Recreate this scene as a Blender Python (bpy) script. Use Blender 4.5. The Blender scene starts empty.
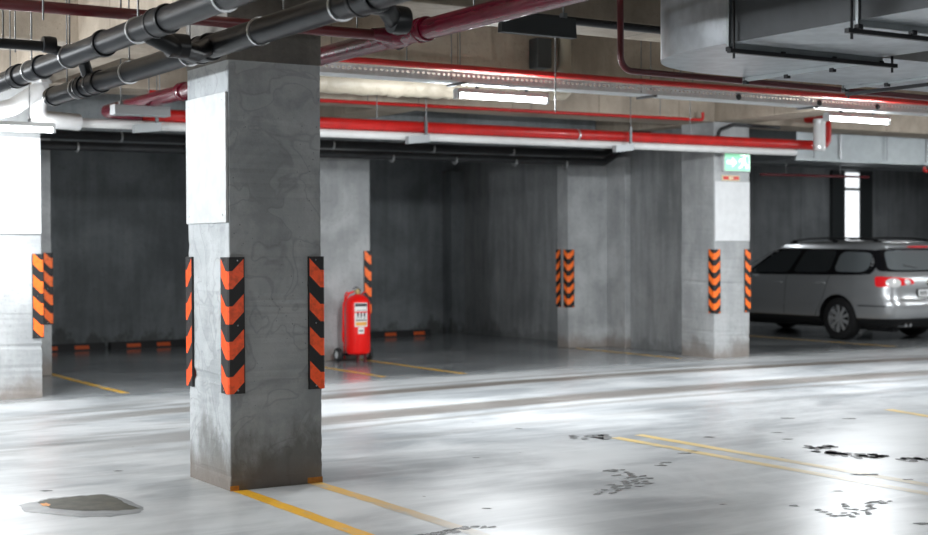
import bpy, bmesh, math, random
from mathutils import Vector, Matrix
random.seed(7)
C = bpy.context.scene.collection
PI = math.pi
R = math.radians

# ------------------------------------------------------------------ materials
def mat(name):
    m = bpy.data.materials.new(name); m.use_nodes = True
    nt = m.node_tree
    return m, nt, nt.nodes['Principled BSDF']

def nd(nt, typ, ins=None, **props):
    n = nt.nodes.new(typ)
    for k, v in props.items(): setattr(n, k, v)
    for k, v in (ins or {}).items():
        if isinstance(v, bpy.types.NodeSocket): nt.links.new(v, n.inputs[k])
        else: n.inputs[k].default_value = v
    return n

def math_(nt, op, a, b=None, c=None, clamp=False):
    ins = {0: a}
    if b is not None: ins[1] = b
    if c is not None: ins[2] = c
    return nd(nt, 'ShaderNodeMath', ins, operation=op, use_clamp=clamp).outputs[0]

def mixc(nt, f, a, b):
    n = nt.nodes.new('ShaderNodeMix'); n.data_type = 'RGBA'
    for i, v in ((0, f), (6, a), (7, b)):
        if isinstance(v, bpy.types.NodeSocket): nt.links.new(v, n.inputs[i])
        else: n.inputs[i].default_value = v if i == 0 else (*v, 1)
    return n.outputs[2]

def step(nt, x, a, b):                       # smooth ramp 0..1 between a and b
    n = nd(nt, 'ShaderNodeMapRange', {0: x, 1: a, 2: b, 3: 0.0, 4: 1.0}, interpolation_type='SMOOTHSTEP')
    return n.outputs[0]

def noise(nt, vec, scale, detail=4, rough=.55, dist=0):
    return nd(nt, 'ShaderNodeTexNoise', {'Vector': vec, 'Scale': scale, 'Detail': detail, 'Roughness': rough, 'Distortion': dist}).outputs[0]

def scaled(nt, vec, s):
    return nd(nt, 'ShaderNodeVectorMath', {0: vec, 1: s}, operation='MULTIPLY').outputs[0]

def simple(name, col, rough=.5, metal=0.0, bump=0, bscale=60, var=0.0, coat=0, spec=.5):
    m, nt, b = mat(name)
    pos = nd(nt, 'ShaderNodeTexCoord').outputs['Object']
    nz = noise(nt, pos, bscale * .15, 5)
    b.inputs['Base Color'].default_value = (*col, 1)
    if var:
        d = tuple(max(0, c * (1 - var)) for c in col); l = tuple(min(1, c * (1 + var * .6)) for c in col)
        nt.links.new(mixc(nt, step(nt, nz, .35, .65), d, l), b.inputs['Base Color'])
    b.inputs['Roughness'].default_value = rough
    b.inputs['Metallic'].default_value = metal
    b.inputs['Specular IOR Level'].default_value = spec
    b.inputs['Coat Weight'].default_value = coat
    b.inputs['Coat Roughness'].default_value = .08
    if bump:
        bn = nd(nt, 'ShaderNodeBump', {'Strength': bump, 'Distance': .01, 'Height': noise(nt, pos, bscale, 3)})
        nt.links.new(bn.outputs[0], b.inputs['Normal'])
    return m

def emit(name, col, s):
    m, nt, b = mat(name)
    b.inputs['Base Color'].default_value = (*col, 1)
    b.inputs['Emission Color'].default_value = (*col, 1)
    b.inputs['Emission Strength'].default_value = s
    return m

def concrete(name, light, dark, blotch=1.3, damp=0.0, damp_top=.35, damp_col=(.05, .048, .042), seams=None, streak=.5, patch=None, rough=.75, brown=0.0):
    m, nt, b = mat(name)
    pos = nd(nt, 'ShaderNodeNewGeometry').outputs['Position']
    sep = nd(nt, 'ShaderNodeSeparateXYZ', {0: pos})
    X, Y, Z = sep.outputs
    n1 = noise(nt, pos, blotch, 8, .6, .4)
    n2 = noise(nt, scaled(nt, pos, (5, 5, .5)), 1.6, 4, .6)
    n3 = noise(nt, pos, 22, 6, .7)
    s = math_(nt, 'ADD', math_(nt, 'MULTIPLY', n1, 1 - streak * .5), math_(nt, 'MULTIPLY', n2, streak * .5))
    col = mixc(nt, step(nt, s, .36, .64), dark, light)
    col = mixc(nt, math_(nt, 'MULTIPLY', step(nt, n3, .5, .75), .35), col, tuple(c * .6 for c in dark))
    # fine pits
    vor = nd(nt, 'ShaderNodeTexVoronoi', {'Vector': pos, 'Scale': 26.0}).outputs['Distance']
    pit = math_(nt, 'MULTIPLY', math_(nt, 'LESS_THAN', vor, .1), math_(nt, 'GREATER_THAN', n1, .5))
    col = mixc(nt, math_(nt, 'MULTIPLY', pit, .55), col, (.03, .03, .03))
    if patch:
        n4 = noise(nt, pos, 3.4, 2, .4, 1.2)
        e = math_(nt, 'ABSOLUTE', math_(nt, 'SUBTRACT', n4, .52))
        col = mixc(nt, math_(nt, 'MULTIPLY', math_(nt, 'SUBTRACT', 1.0, step(nt, e, .0, .03)), .45), col, tuple(c * .8 for c in patch))
        lvl = step(nt, n4, .51, .54)
        col = mixc(nt, math_(nt, 'MULTIPLY', lvl, .4), col, tuple(c * 1.5 for c in patch))
    if damp:
        nb = noise(nt, scaled(nt, pos, (1, 1, .55)), 4.0, 6, .65)
        zz = math_(nt, 'ADD', Z, math_(nt, 'MULTIPLY', math_(nt, 'SUBTRACT', nb, .5), -1.1))
        dm = math_(nt, 'SUBTRACT', 1.0, step(nt, zz, damp_top * .2, damp_top * 1.25))
        col = mixc(nt, math_(nt, 'MULTIPLY', dm, damp), col, damp_col)
    if brown:
        bz = math_(nt, 'SUBTRACT', 1.0, step(nt, math_(nt, 'ADD', Z, math_(nt, 'MULTIPLY', n1, .25)), .14, .38))
        col = mixc(nt, math_(nt, 'MULTIPLY', bz, brown), col, (.2, .13, .085))
    if seams:
        for axis, per, off in seams:
            a = (X, Y, Z)[axis]
            fr = math_(nt, 'FRACT', math_(nt, 'DIVIDE', math_(nt, 'ADD', a, off + 100 * per), per))
            k = math_(nt, 'LESS_THAN', fr, .014 / per)
            col = mixc(nt, math_(nt, 'MULTIPLY', k, .6), col, tuple(c * .25 for c in dark))
            # every board has a slightly different tone
            idx = math_(nt, 'FLOOR', math_(nt, 'DIVIDE', math_(nt, 'ADD', a, off + 100 * per), per))
            wn = nd(nt, 'ShaderNodeTexWhiteNoise', {'W': idx}, noise_dimensions='1D').outputs[0]
            col = mixc(nt, math_(nt, 'MULTIPLY', wn, .3), col, dark)
    nt.links.new(col, b.inputs['Base Color'])
    b.inputs['Roughness'].default_value = rough
    b.inputs['Specular IOR Level'].default_value = .3
    h = math_(nt, 'ADD', n3, math_(nt, 'MULTIPLY', pit, -.6))
    bn = nd(nt, 'ShaderNodeBump', {'Strength': .5, 'Distance': .008, 'Height': h})
    nt.links.new(bn.outputs[0], b.inputs['Normal'])
    return m

def floor_material():
    m, nt, b = mat('polished grey floor')
    pos = nd(nt, 'ShaderNodeNewGeometry').outputs['Position']
    X, Y, Z = nd(nt, 'ShaderNodeSeparateXYZ', {0: pos}).outputs
    n1 = noise(nt, scaled(nt, pos, (.6, .9, 1)), 1.0, 7, .62, .5)
    n2 = noise(nt, scaled(nt, pos, (.7, 5, 1)), 1.3, 5, .6, .3)
    n3 = noise(nt, pos, 14, 5, .7)
    col = mixc(nt, step(nt, n1, .33, .66), (.27, .29, .305), (.54, .56, .57))
    col = mixc(nt, math_(nt, 'MULTIPLY', step(nt, n2, .42, .68), .4), col, (.60, .62, .63))
    col = mixc(nt, math_(nt, 'MULTIPLY', step(nt, n3, .56, .75), .08), col, (.12, .13, .13))
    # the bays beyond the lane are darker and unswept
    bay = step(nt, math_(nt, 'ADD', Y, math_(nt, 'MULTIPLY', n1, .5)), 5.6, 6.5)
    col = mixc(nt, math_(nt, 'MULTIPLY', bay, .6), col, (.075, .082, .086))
    # damp brown tyre tracks curving along the lane
    nx = noise(nt, scaled(nt, pos, (.35, 6, 1)), 1.6, 5, .6)
    Xc = math_(nt, 'SUBTRACT', X, 6.2)
    bend = math_(nt, 'MULTIPLY', math_(nt, 'MULTIPLY', Xc, Xc), .018)
    Yb = math_(nt, 'ADD', math_(nt, 'ADD', Y, bend), math_(nt, 'MULTIPLY', math_(nt, 'SUBTRACT', nx, .5), .35))
    ww = None
    for c0, w, amt in ((4.55, .19, .9), (4.98, .06, .6), (3.02, .27, .8), (2.5, .08, .45), (1.75, .1, .2)):
        d = math_(nt, 'ABSOLUTE', math_(nt, 'SUBTRACT', Yb, c0))
        k = math_(nt, 'MULTIPLY', math_(nt, 'SUBTRACT', 1.0, step(nt, d, w * .55, w * 1.3)), amt)
        k = math_(nt, 'MULTIPLY', k, step(nt, nx, .2, .45))
        k = math_(nt, 'MULTIPLY', k, step(nt, X, -1.5, 2.5))
        col = mixc(nt, k, col, (.135, .115, .098))
        ww = k if ww is None else math_(nt, 'ADD', ww, k)
    # tracks in the left of the lane swing towards the camera
    Y2 = math_(nt, 'ADD', math_(nt, 'SUBTRACT', Y, math_(nt, 'MULTIPLY', X, .45)), math_(nt, 'MULTIPLY', math_(nt, 'SUBTRACT', nx, .5), .5))
    for c0, w, amt in ((4.35, .22, .6), (3.6, .08, .4), (2.75, .2, .5)):
        d = math_(nt, 'ABSOLUTE', math_(nt, 'SUBTRACT', Y2, c0))
        k = math_(nt, 'MULTIPLY', math_(nt, 'SUBTRACT', 1.0, step(nt, d, w * .5, w * 1.3)), amt)
        k = math_(nt, 'MULTIPLY', k, math_(nt, 'SUBTRACT', 1.0, step(nt, X, .8, 2.6)))
        k = math_(nt, 'MULTIPLY', k, step(nt, nx, .38, .55))
        col = mixc(nt, k, col, (.2, .2, .195))
    # small dark specks
    vz = nd(nt, 'ShaderNodeTexVoronoi', {'Vector': scaled(nt, pos, (1, .55, 1)), 'Scale': 5.0})
    sp = math_(nt, 'MULTIPLY', math_(nt, 'LESS_THAN', vz.outputs['Distance'], .04), math_(nt, 'GREATER_THAN', noise(nt, pos, .7, 2), .52))
    col = mixc(nt, math_(nt, 'MULTIPLY', sp, .75), col, (.03, .03, .028))
    nt.links.new(col, b.inputs['Base Color'])
    ro = math_(nt, 'ADD', .285, math_(nt, 'MULTIPLY', step(nt, n1, .3, .7), .08))
    ro = math_(nt, 'ADD', ro, math_(nt, 'MULTIPLY', n2, .03))
    wet = math_(nt, 'GREATER_THAN', math_(nt, 'ADD', Y, math_(nt, 'MULTIPLY', n2, .8)), 5.9)
    ro = math_(nt, 'SUBTRACT', ro, math_(nt, 'MULTIPLY', wet, .17))
    nt.links.new(ro, b.inputs['Roughness'])
    b.inputs['Specular IOR Level'].default_value = .55
    bn = nd(nt, 'ShaderNodeBump', {'Strength': .06, 'Distance': .006, 'Height': math_(nt, 'ADD', n1, math_(nt, 'MULTIPLY', n3, .25))})
    nt.links.new(bn.outputs[0], b.inputs['Normal'])
    return m

def chevron(name, period, top, duty=.51, k=1.0, org=(.85, .085, .012)):
    m, nt, b = mat(name)
    pos = nd(nt, 'ShaderNodeTexCoord').outputs['Object']
    X, Y, Z = nd(nt, 'ShaderNodeSeparateXYZ', {0: pos}).outputs
    d = math_(nt, 'MAXIMUM', math_(nt, 'SUBTRACT', math_(nt, 'MAXIMUM', math_(nt, 'ABSOLUTE', X), math_(nt, 'ABSOLUTE', Y)), .012), 0.0)
    ph = math_(nt, 'DIVIDE', math_(nt, 'SUBTRACT', math_(nt, 'ADD', math_(nt, 'MULTIPLY', Z, -1.0), math_(nt, 'MULTIPLY', d, k)), top), period)
    on = math_(nt, 'LESS_THAN', math_(nt, 'FRACT', math_(nt, 'ADD', ph, 10.0)), duty)
    on = math_(nt, 'MULTIPLY', on, math_(nt, 'GREATER_THAN', ph, -.05))
    on = math_(nt, 'MULTIPLY', on, math_(nt, 'LESS_THAN', d, .074))
    wear = step(nt, noise(nt, pos, 30, 5), .3, .6)
    oc = mixc(nt, wear, tuple(c * .72 for c in org), org)
    nt.links.new(mixc(nt, on, (.012, .012, .013), oc), b.inputs['Base Color'])
    nt.links.new(math_(nt, 'SUBTRACT', .55, math_(nt, 'MULTIPLY', on, .15)), b.inputs['Roughness'])
    # light thrown back by the retro-reflective tape, put in as a weak glow
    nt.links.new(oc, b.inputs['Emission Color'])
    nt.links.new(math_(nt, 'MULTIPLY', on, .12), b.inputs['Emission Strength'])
    return m

def paint(name, col, wear_lo, wear_hi, yfade=None):
    m, nt, b = mat(name)
    pos = nd(nt, 'ShaderNodeNewGeometry').outputs['Position']
    X, Y, Z = nd(nt, 'ShaderNodeSeparateXYZ', {0: pos}).outputs
    n = noise(nt, scaled(nt, pos, (3, 1.2, 1)), 3, 6, .65)
    k = step(nt, n, wear_lo, wear_hi)
    if yfade: k = math_(nt, 'MULTIPLY', k, nd(nt, 'ShaderNodeMapRange', {0: Y, 1: yfade[0], 2: yfade[1], 3: yfade[2], 4: 1.0}).outputs[0])
    nt.links.new(mixc(nt, k, (.42, .42, .40), col), b.inputs['Base Color'])
    b.inputs['Roughness'].default_value = .3
    return m

M = dict(
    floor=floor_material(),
    pillar=concrete('front pillar concrete', (.42, .44, .455), (.27, .29, .302), 2.6, damp=.75, damp_top=.36, damp_col=(.09, .088, .08), patch=(.27, .285, .295), streak=.2, brown=.3),
    dark_top=concrete('dark top concrete', (.17, .16, .145), (.09, .085, .08), 2.0, streak=.6),
    far_pillar=concrete('far pillar concrete', (.46, .47, .475), (.30, .31, .315), 1.6, damp=.45, damp_top=.2, damp_col=(.16, .14, .12), streak=.5, brown=.35),
    wall=concrete('cast wall concrete', (.30, .315, .325), (.17, .18, .188), 1.1, damp=.4, damp_top=.12, streak=.8, seams=[(0, 1.25, .3)]),
    side_wall=concrete('divider wall concrete', (.34, .35, .355), (.21, .22, .225), 1.3, streak=1.0, damp=.3, damp_top=.12),
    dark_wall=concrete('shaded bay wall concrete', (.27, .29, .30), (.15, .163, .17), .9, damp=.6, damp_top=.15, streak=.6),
    beam=concrete('board cast ceiling concrete', (.43, .365, .295), (.27, .23, .185), 1.6, streak=.5, seams=[(0, 1.24, .35)]),
    beam_y=concrete('board cast beam concrete', (.43, .365, .295), (.27, .23, .185), 1.6, streak=.5, seams=[(1, 1.24, .35)]),
    slab=concrete('ceiling slab concrete', (.45, .40, .335), (.30, .265, .225), 1.0, streak=.2, seams=[(0, 1.24, 0), (1, 1.24, 0)]),
    board=simple('pale painted board', (.66, .67, .68), .45, var=.05),
    board_dull=simple('grey painted board', (.50, .515, .52), .5, var=.1),
    board_back=simple('board edge', (.08, .08, .085), .6),
    rubber=simple('black rubber', (.012, .012, .013), .6, bump=.2),
    black_pipe=simple('black plastic pipe', (.010, .011, .013), .38, var=.2, spec=.3),
    black_metal=simple('black steel', (.015, .015, .017), .45, metal=.3),
    dark_pipe=simple('black lagged pipe', (.014, .015, .017), .5, var=.3),
    red_pipe=simple('bright red painted pipe', (.42, .008, .006), .4, var=.12, coat=.1, spec=.35),
    magenta_pipe=simple('crimson glossy pipe', (.13, .005, .02), .26, var=.15, coat=.3),
    maroon_pipe=simple('dark maroon pipe', (.10, .006, .010), .35, coat=.2),
    white_pipe=simple('white pipe jacket', (.62, .62, .61), .5, var=.04),
    foil=simple('crumpled pale lagging', (.34, .30, .235), .5, bump=1.0, bscale=14, var=.15),
    foil_white=simple('white crumpled lagging', (.6, .6, .6), .4, bump=.8, bscale=14, var=.08),
    galv=simple('galvanised sheet', (.50, .53, .56), .32, metal=.75, var=.12),
    galv_dull=simple('dull galvanised sheet', (.36, .39, .40), .42, metal=.6, var=.06),
    galv_shade=simple('duct sheet with painted shade', (.045, .05, .055), .5, metal=.2, var=.1),
    tray=simple('galvanised cable tray', (.72, .75, .76), .5, metal=.1, var=.06),
    rod=simple('threaded steel rod', (.16, .165, .17), .45, metal=.6),
    clamp=simple('bright pipe clamp', (.6, .61, .62), .3, metal=.8),
    fixture=simple('grey lamp housing', (.55, .57, .58), .4),
    dark_box=simple('dark grey steel housing', (.035, .04, .042), .5),
    grey_box=simple('mid grey steel housing', (.33, .35, .36), .45, metal=.2),
    tube=emit('lit fluorescent tube', (.93, .97, 1.0), 12),
    tube_hot=emit('lit bright fluorescent tube', (.95, .98, 1.0), 16),
    sign_green=emit('lit green sign', (.25, .62, .40), 1.0),
    sign_white=emit('lit white pictogram', (.85, 1, .9), 1.8),
    red_sign=simple('red sign face', (.60, .03, .015), .4),
    cream=simple('cream sign edge', (.75, .68, .45), .5),
    slot=emit('daylight in slit window', (.93, .97, 1.0), 1.3),
    ext_red=simple('glossy extinguisher red', (.85, .008, .006), .35, coat=.15, spec=.4),
    white_label=simple('white paper label', (.80, .80, .78), .5),
    ink=simple('black label ink', (.03, .03, .04), .5),
    orange_label=simple('orange label band', (.85, .42, .08), .5),
    orange_ref=emit('orange reflector', (.6, .09, .01), .03),  # weak glow of its own stands in for reflected light
    brass=simple('brass valve', (.55, .42, .2), .35, metal=.8),
    orange_paint=simple('orange paint remnant', (.62, .24, .02), .5, var=.4),
    stain=simple('dark grime', (.035, .035, .032), .55, var=.3),
    puddle=simple('brown oily puddle', (.055, .052, .038), .55, var=.35, bscale=70, spec=.2),
    puddle_edge=simple('damp grey fringe', (.19, .20, .205), .4, var=.2),
    yellow=paint('yellow line paint', (.80, .43, .03), .25, .45),
    yellow_fade=paint('worn yellow line paint', (.74, .44, .08), .3, .5, (-1.9, -.3, .1)),
    yellow_pale=paint('pale worn yellow line paint', (.80, .60, .25), .2, .55, (-4, .3, .1)),
    yellow_bay=paint('bay line paint', (.72, .40, .02), .3, .55),
    guard_near=chevron('chevron near', .206, .084),
    guard_mid=chevron('chevron mid', .206, .06, .55, org=(.95, .16, .02)),
    guard_far=chevron('chevron far', .158, .05, .52, .9, org=(.95, .17, .02)),
    car=simple('silver car paint', (.50, .515, .53), .3, metal=.55, coat=.8),
    car_black=simple('car lower black trim', (.012, .012, .013), .45),
    gloss_black=simple('gloss black pillar trim', (.008, .008, .01), .15),
    glass=simple('tinted car glass', (.035, .04, .043), .08, coat=.6),
    glass_light=simple('rear side glass', (.16, .18, .19), .12, coat=.5),  # paler copy of the glass: reflections in the panes put into its colour
    seam=simple('panel gap', (.02, .02, .022), .6),
    lamp_red=simple('red tail lamp lens', (.75, .015, .02), .12, coat=1),
    lamp_white=simple('clear tail lamp lens', (.85, .85, .85), .1, coat=1),
    alloy=simple('wheel alloy', (.42, .43, .44), .35, metal=.3),
    tyre=simple('tyre rubber', (.014, .014, .015), .7),
    plate=simple('number plate white', (.82, .83, .84), .4),
    chrome=simple('chrome', (.7, .7, .72), .15, metal=1.0),
)
for k in ('lamp_red',):
    p = M[k].node_tree.nodes['Principled BSDF']; p.inputs['Emission Color'].default_value = (.8, .01, .02, 1); p.inputs['Emission Strength'].default_value = .25

# ------------------------------------------------------------------ mesh builder
class MB:
    def __init__(s, o=(0, 0, 0)): s.v = []; s.f = []; s.mi = []; s.o = Vector(o); s.cur = 0
    def add(s, vs, fs):
        k = len(s.v); s.v += [tuple(Vector(p)) for p in vs]
        for f in fs: s.f.append([i + k for i in f]); s.mi.append(s.cur)
        return s
    def box(s, x0, x1, y0, y1, z0, z1):
        return s.add([(x, y, z) for x in (x0, x1) for y in (y0, y1) for z in (z0, z1)],
                     [(0, 1, 3, 2), (4, 6, 7, 5), (0, 4, 5, 1), (2, 3, 7, 6), (0, 2, 6, 4), (1, 5, 7, 3)])
    def rbox(s, x0, x1, y0, y1, z0, z1, r=.005, seg=2):
        bm = bmesh.new(); bmesh.ops.create_cube(bm, size=1)
        for v in bm.verts:
            v.co = ((x0 + x1) / 2 + v.co.x * (x1 - x0), (y0 + y1) / 2 + v.co.y * (y1 - y0), (z0 + z1) / 2 + v.co.z * (z1 - z0))
        bmesh.ops.bevel(bm, geom=bm.edges[:], offset=r, segments=seg, profile=.5, affect='EDGES')
        bm.verts.index_update()
        s.add([v.co.copy() for v in bm.verts], [[v.index for v in f.verts] for f in bm.faces]); bm.free()
        return s
    def prism(s, poly, d, axis=2):           # polygon extruded along axis from d[0] to d[1]
        def mk(p, t):
            q = list(p); q.insert(axis, t); return q
        n = len(poly)
        return s.add([mk(p, d[0]) for p in poly] + [mk(p, d[1]) for p in poly],
                     [list(range(n))[::-1], list(range(n, 2 * n))] + [[i, (i + 1) % n, n + (i + 1) % n, n + i] for i in range(n)])
    def tube(s, path, r, seg=14, caps=True):
        path = [Vector(p) for p in path]; n = len(path)
        rr = r if isinstance(r, (list, tuple)) else [r] * n
        t0 = (path[1] - path[0]).normalized()
        a = t0.orthogonal().normalized(); rings = []
        for i, p in enumerate(path):
            t = ((path[min(i + 1, n - 1)] - p).normalized() + (p - path[max(i - 1, 0)]).normalized()).normalized()
            a = (a - t * a.dot(t)).normalized(); b = t.cross(a)
            rings.append([p + (a * math.cos(q) + b * math.sin(q)) * rr[i] for q in [2 * PI * j / seg for j in range(seg)]])
        k = len(rings)
        vs = [v for rg in rings for v in rg]
        fs = [[i * seg + j, i * seg + (j + 1) % seg, (i + 1) * seg + (j + 1) % seg, (i + 1) * seg + j] for i in range(k - 1) for j in range(seg)]
        if caps: fs += [list(range(seg))[::-1], [(k - 1) * seg + j for j in range(seg)]]
        return s.add(vs, fs)
    def cyl(s, a, b, r, seg=16): return s.tube([a, b], r, seg)
    def lathe(s, prof, c=(0, 0, 0), axis=2, seg=28, caps=True):
        c = Vector(c); vs = []; n = len(prof)
        for r, h in prof:
            for j in range(seg):
                q = 2 * PI * j / seg; u, w = r * math.cos(q), r * math.sin(q)
                vs.append(c + Vector({2: (u, w, h), 1: (w, h, u), 0: (h, u, w)}[axis]))
        fs = [[i * seg + j, i * seg + (j + 1) % seg, (i + 1) * seg + (j + 1) % seg, (i + 1) * seg + j] for i in range(n - 1) for j in range(seg)]
        if caps: fs += [list(range(seg))[::-1], [(n - 1) * seg + j for j in range(seg)]]
        return s.add(vs, fs)
    def build(s, name, m, parent=None, smooth=False, origin=None):
        me = bpy.data.meshes.new(name)
        o0 = Vector(origin) if origin is not None else s.o
        me.from_pydata([tuple(Vector(v) - o0) for v in s.v], [], s.f)
        ms = m if isinstance(m, (list, tuple)) else [m]
        for x in ms: me.materials.append(x)
        for p, i in zip(me.polygons, s.mi): p.material_index = min(i, len(ms) - 1); p.use_smooth = smooth
        me.validate(); me.update()
        bm = bmesh.new(); bm.from_mesh(me); bmesh.ops.recalc_face_normals(bm, faces=bm.faces[:]); bm.to_mesh(me); bm.free()
        if smooth: me.set_sharp_from_angle(angle=R(38))
        ob = bpy.data.objects.new(name, me); C.objects.link(ob)
        if parent is not None:
            ob.parent = parent
        else:
            ob.location = o0
        return ob

def tag(o, label, cat, group=None, kind=None):
    o['label'] = label; o['category'] = cat
    if group: o['group'] = group
    if kind: o['kind'] = kind
    return o
def thing(name, loc, label, cat, group=None):
    o = bpy.data.objects.new(name, None); C.objects.link(o); o.location = loc; o.empty_display_size = .1
    return tag(o, label, cat, group)
def struct(o): o['kind'] = 'structure'; return o
def bendpath(pts, r, n=8):                   # polyline with rounded corners of radius r
    pts = [Vector(p) for p in pts]; out = [pts[0]]
    for i in range(1, len(pts) - 1):
        p = pts[i]; a = (pts[i - 1] - p).normalized(); b = (pts[i + 1] - p).normalized()
        ang = a.angle(b); d = r / math.tan(ang / 2)
        A = p + a * d; B = p + b * d
        cc = p + (a + b).normalized() * (r / math.sin(ang / 2))
        va = A - cc; vb = B - cc; th = va.angle(vb)
        for k in range(n + 1):
            t = k / n
            out.append(cc + (va * math.sin((1 - t) * th) + vb * math.sin(t * th)) / math.sin(th))
    out.append(pts[-1]); return out

TOP = 3.6      # slab underside
BZ = 2.97      # beam underside
# ------------------------------------------------------------------ the room
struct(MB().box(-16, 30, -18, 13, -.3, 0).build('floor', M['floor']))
struct(MB().box(-16, 30, -18, 13, TOP, TOP + .3).build('ceiling', M['slab']))
struct(MB().box(-16, -15.7, -18, 13, 0, TOP).build('wall_left', M['wall']))
struct(MB().box(29.7, 30, -18, 13, 0, TOP).build('wall_right', M['wall']))
struct(MB().box(-15.7, 29.7, -18, -17.7, 0, TOP).build('wall_front', M['wall']))
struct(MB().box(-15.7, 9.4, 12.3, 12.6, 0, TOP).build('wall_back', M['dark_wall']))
# car side of the back wall, with the bright slit between two dark jambs
b = MB(); b.box(9.4, 18.35, 12.3, 12.6, 0, TOP); b.box(18.75, 29.7, 12.3, 12.6, 0, TOP); b.box(18.35, 18.75, 12.3, 12.6, 0, 1.0); b.box(18.35, 18.75, 12.3, 12.6, 2.86, TOP)
struct(b.build('wall_back_right', M['wall']))
w1 = struct(MB().box(18.36, 18.78, 12.24, 12.29, 1.0, 2.86).build('window_1', M['slot']))
b = MB(); b.box(18.0, 18.36, 12.22, 12.298, 0, 2.9); b.box(18.78, 19.15, 12.22, 12.298, 0, 2.9); b.build('window_jamb', M['dark_box'], w1, origin=(0, 0, 0))
MB().box(18.36, 18.78, 12.2, 12.24, 2.5, 2.56).build('window_rail', M['grey_box'], w1, origin=(0, 0, 0))
for o in w1.children: o.matrix_parent_inverse = w1.matrix_world.inverted()
struct(MB().box(9.22, 9.45, 6.27, 12.3, 0, TOP).build('wall_divider', M['side_wall']))
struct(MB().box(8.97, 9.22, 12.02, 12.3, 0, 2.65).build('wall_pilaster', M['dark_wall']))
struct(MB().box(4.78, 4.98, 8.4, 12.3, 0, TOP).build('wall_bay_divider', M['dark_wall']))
b = MB(); b.rbox(9.12, 9.22, 7.70, 8.1, 0, 2.65, .008); struct(b.build('trim_1', M['far_pillar']))
struct(MB().rbox(8.44, 9.22, 8.1, 8.36, 0, 2.65, .008).build('wall_stub_right', M['far_pillar']))
struct(MB().rbox(4.3, 5.34, 8.12, 8.4, 0, 2.65, .008).build('wall_stub_middle', M['far_pillar']))
struct(MB().rbox(-.5, 1.30, 8.12, 8.4, 0, 2.65, .008).build('wall_stub_left', M['far_pillar']))
# beams
def beamx(y0, y1, z, name='ceiling_beam', m='beam', x0=-15.7, x1=29.7):
    struct(MB().rbox(x0, x1, y0, y1, z, TOP, .012).build(name, M[m]))
beamx(-5.9, -5.3, BZ); beamx(-3.0, -2.5, BZ); beamx(0.02, .62, BZ); beamx(2.87, 3.55, BZ); beamx(5.66, 6.26, BZ)
beamx(8.12, 8.5, 2.65, m='dark_wall')
for x0 in (-8.95, 8.92, 17.8): struct(MB().rbox(x0, x0 + .58, -17.7, 8.1, BZ + .002, TOP, .012).build('ceiling_beam', M['beam_y']))
struct(MB().rbox(.01, .59, -17.7, 8.1, BZ + .002, TOP, .012).build('ceiling_beam', M['beam_y']))
struct(MB().rbox(4.45, 4.95, 6.27, 8.1, BZ + .002, TOP, .012).build('ceiling_beam', M['beam_y']))

# ------------------------------------------------------------------ pillars
def pillar(x0, x1, y0, y1, ztop, m, label, name='concrete_pillar', jit=.0016, head=None):
    t = thing(name, (x0, y0, 0), label, 'pillar')
    bm = bmesh.new(); bmesh.ops.create_cube(bm, size=1)
    for v in bm.verts:
        v.co = ((v.co.x + .5) * (x1 - x0), (v.co.y + .5) * (y1 - y0), (v.co.z + .5) * ztop)
    vert = [e for e in bm.edges if abs(e.verts[0].co.z - e.verts[1].co.z) > .5]
    bmesh.ops.bevel(bm, geom=vert, offset=.008, segments=2, profile=.5, affect='EDGES')
    vert = [e for e in bm.edges if abs(e.verts[0].co.z - e.verts[1].co.z) > .5]
    bmesh.ops.subdivide_edges(bm, edges=vert, cuts=90, use_grid_fill=True)
    rnd = random.Random(int(x0 * 10) + 3); hits = {}
    for v in bm.verts:
        cx, cy = (v.co.x > (x1 - x0) / 2), (v.co.y > (y1 - y0) / 2)
        key = (cx, cy, round(v.co.z, 2))
        if key not in hits:
            low = 1.0 + (6 if rnd.random() < .06 else 0) * (v.co.z < 1.2)
            hits[key] = max(0, rnd.gauss(0, 1)) * jit * low if v.co.z < 2.2 else 0
        h = hits[key]
        v.co.x += -h if cx else h; v.co.y += -h if cy else h
    me = bpy.data.meshes.new('shaft'); bm.to_mesh(me); bm.free(); me.materials.append(M[m])
    o = bpy.data.objects.new('shaft', me); C.objects.link(o); o.parent = t
    if head:  # top section in a darker, browner tone
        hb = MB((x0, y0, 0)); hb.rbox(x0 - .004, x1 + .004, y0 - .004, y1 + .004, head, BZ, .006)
        hb.build('dark_top', M['dark_top'], t)
    return t
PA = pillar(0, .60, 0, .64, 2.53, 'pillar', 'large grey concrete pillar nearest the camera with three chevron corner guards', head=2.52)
b = MB((0, 0, 0)); b.box(-.001, .055, -.0015, .0, .0, .03); b.box(.5, .6, -.0015, 0, .0, .035)
b.build('paint_remnant', M['orange_paint'], PA)['label'] = 'orange paint remnants on the pillar foot'
pillar(-.05, .55, 5.83, 6.43, BZ, 'far_pillar', 'concrete pillar at the left edge with white upper half')
pillar(8.90, 9.50, 5.65, 6.27, BZ, 'far_pillar', 'concrete pillar under the green exit sign beside the car')
def board(x, y, z0, z1, w, d, m, label):
    t = thing('wall_board', (x, y, z0), label, 'board')
    b = MB((x, y, z0))
    if w: b.rbox(x, x + w, y - .016, y, z0, z1, .003)
    else: b.rbox(x - .016, x, y, y + d, z0, z1, .003)
    b.build('panel', M[m], t)
    s = MB((x, y, z0))
    for fz in (.06, .94):
        for fw in (.08, .92):
            zz = z0 + (z1 - z0) * fz
            if w: s.cyl((x + w * fw, y - .019, zz), (x + w * fw, y - .015, zz), .006, 8)
            else: s.cyl((x - .019, y + d * fw, zz), (x - .015, y + d * fw, zz), .006, 8)
    s.build('screw', M['clamp'], t)
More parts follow.
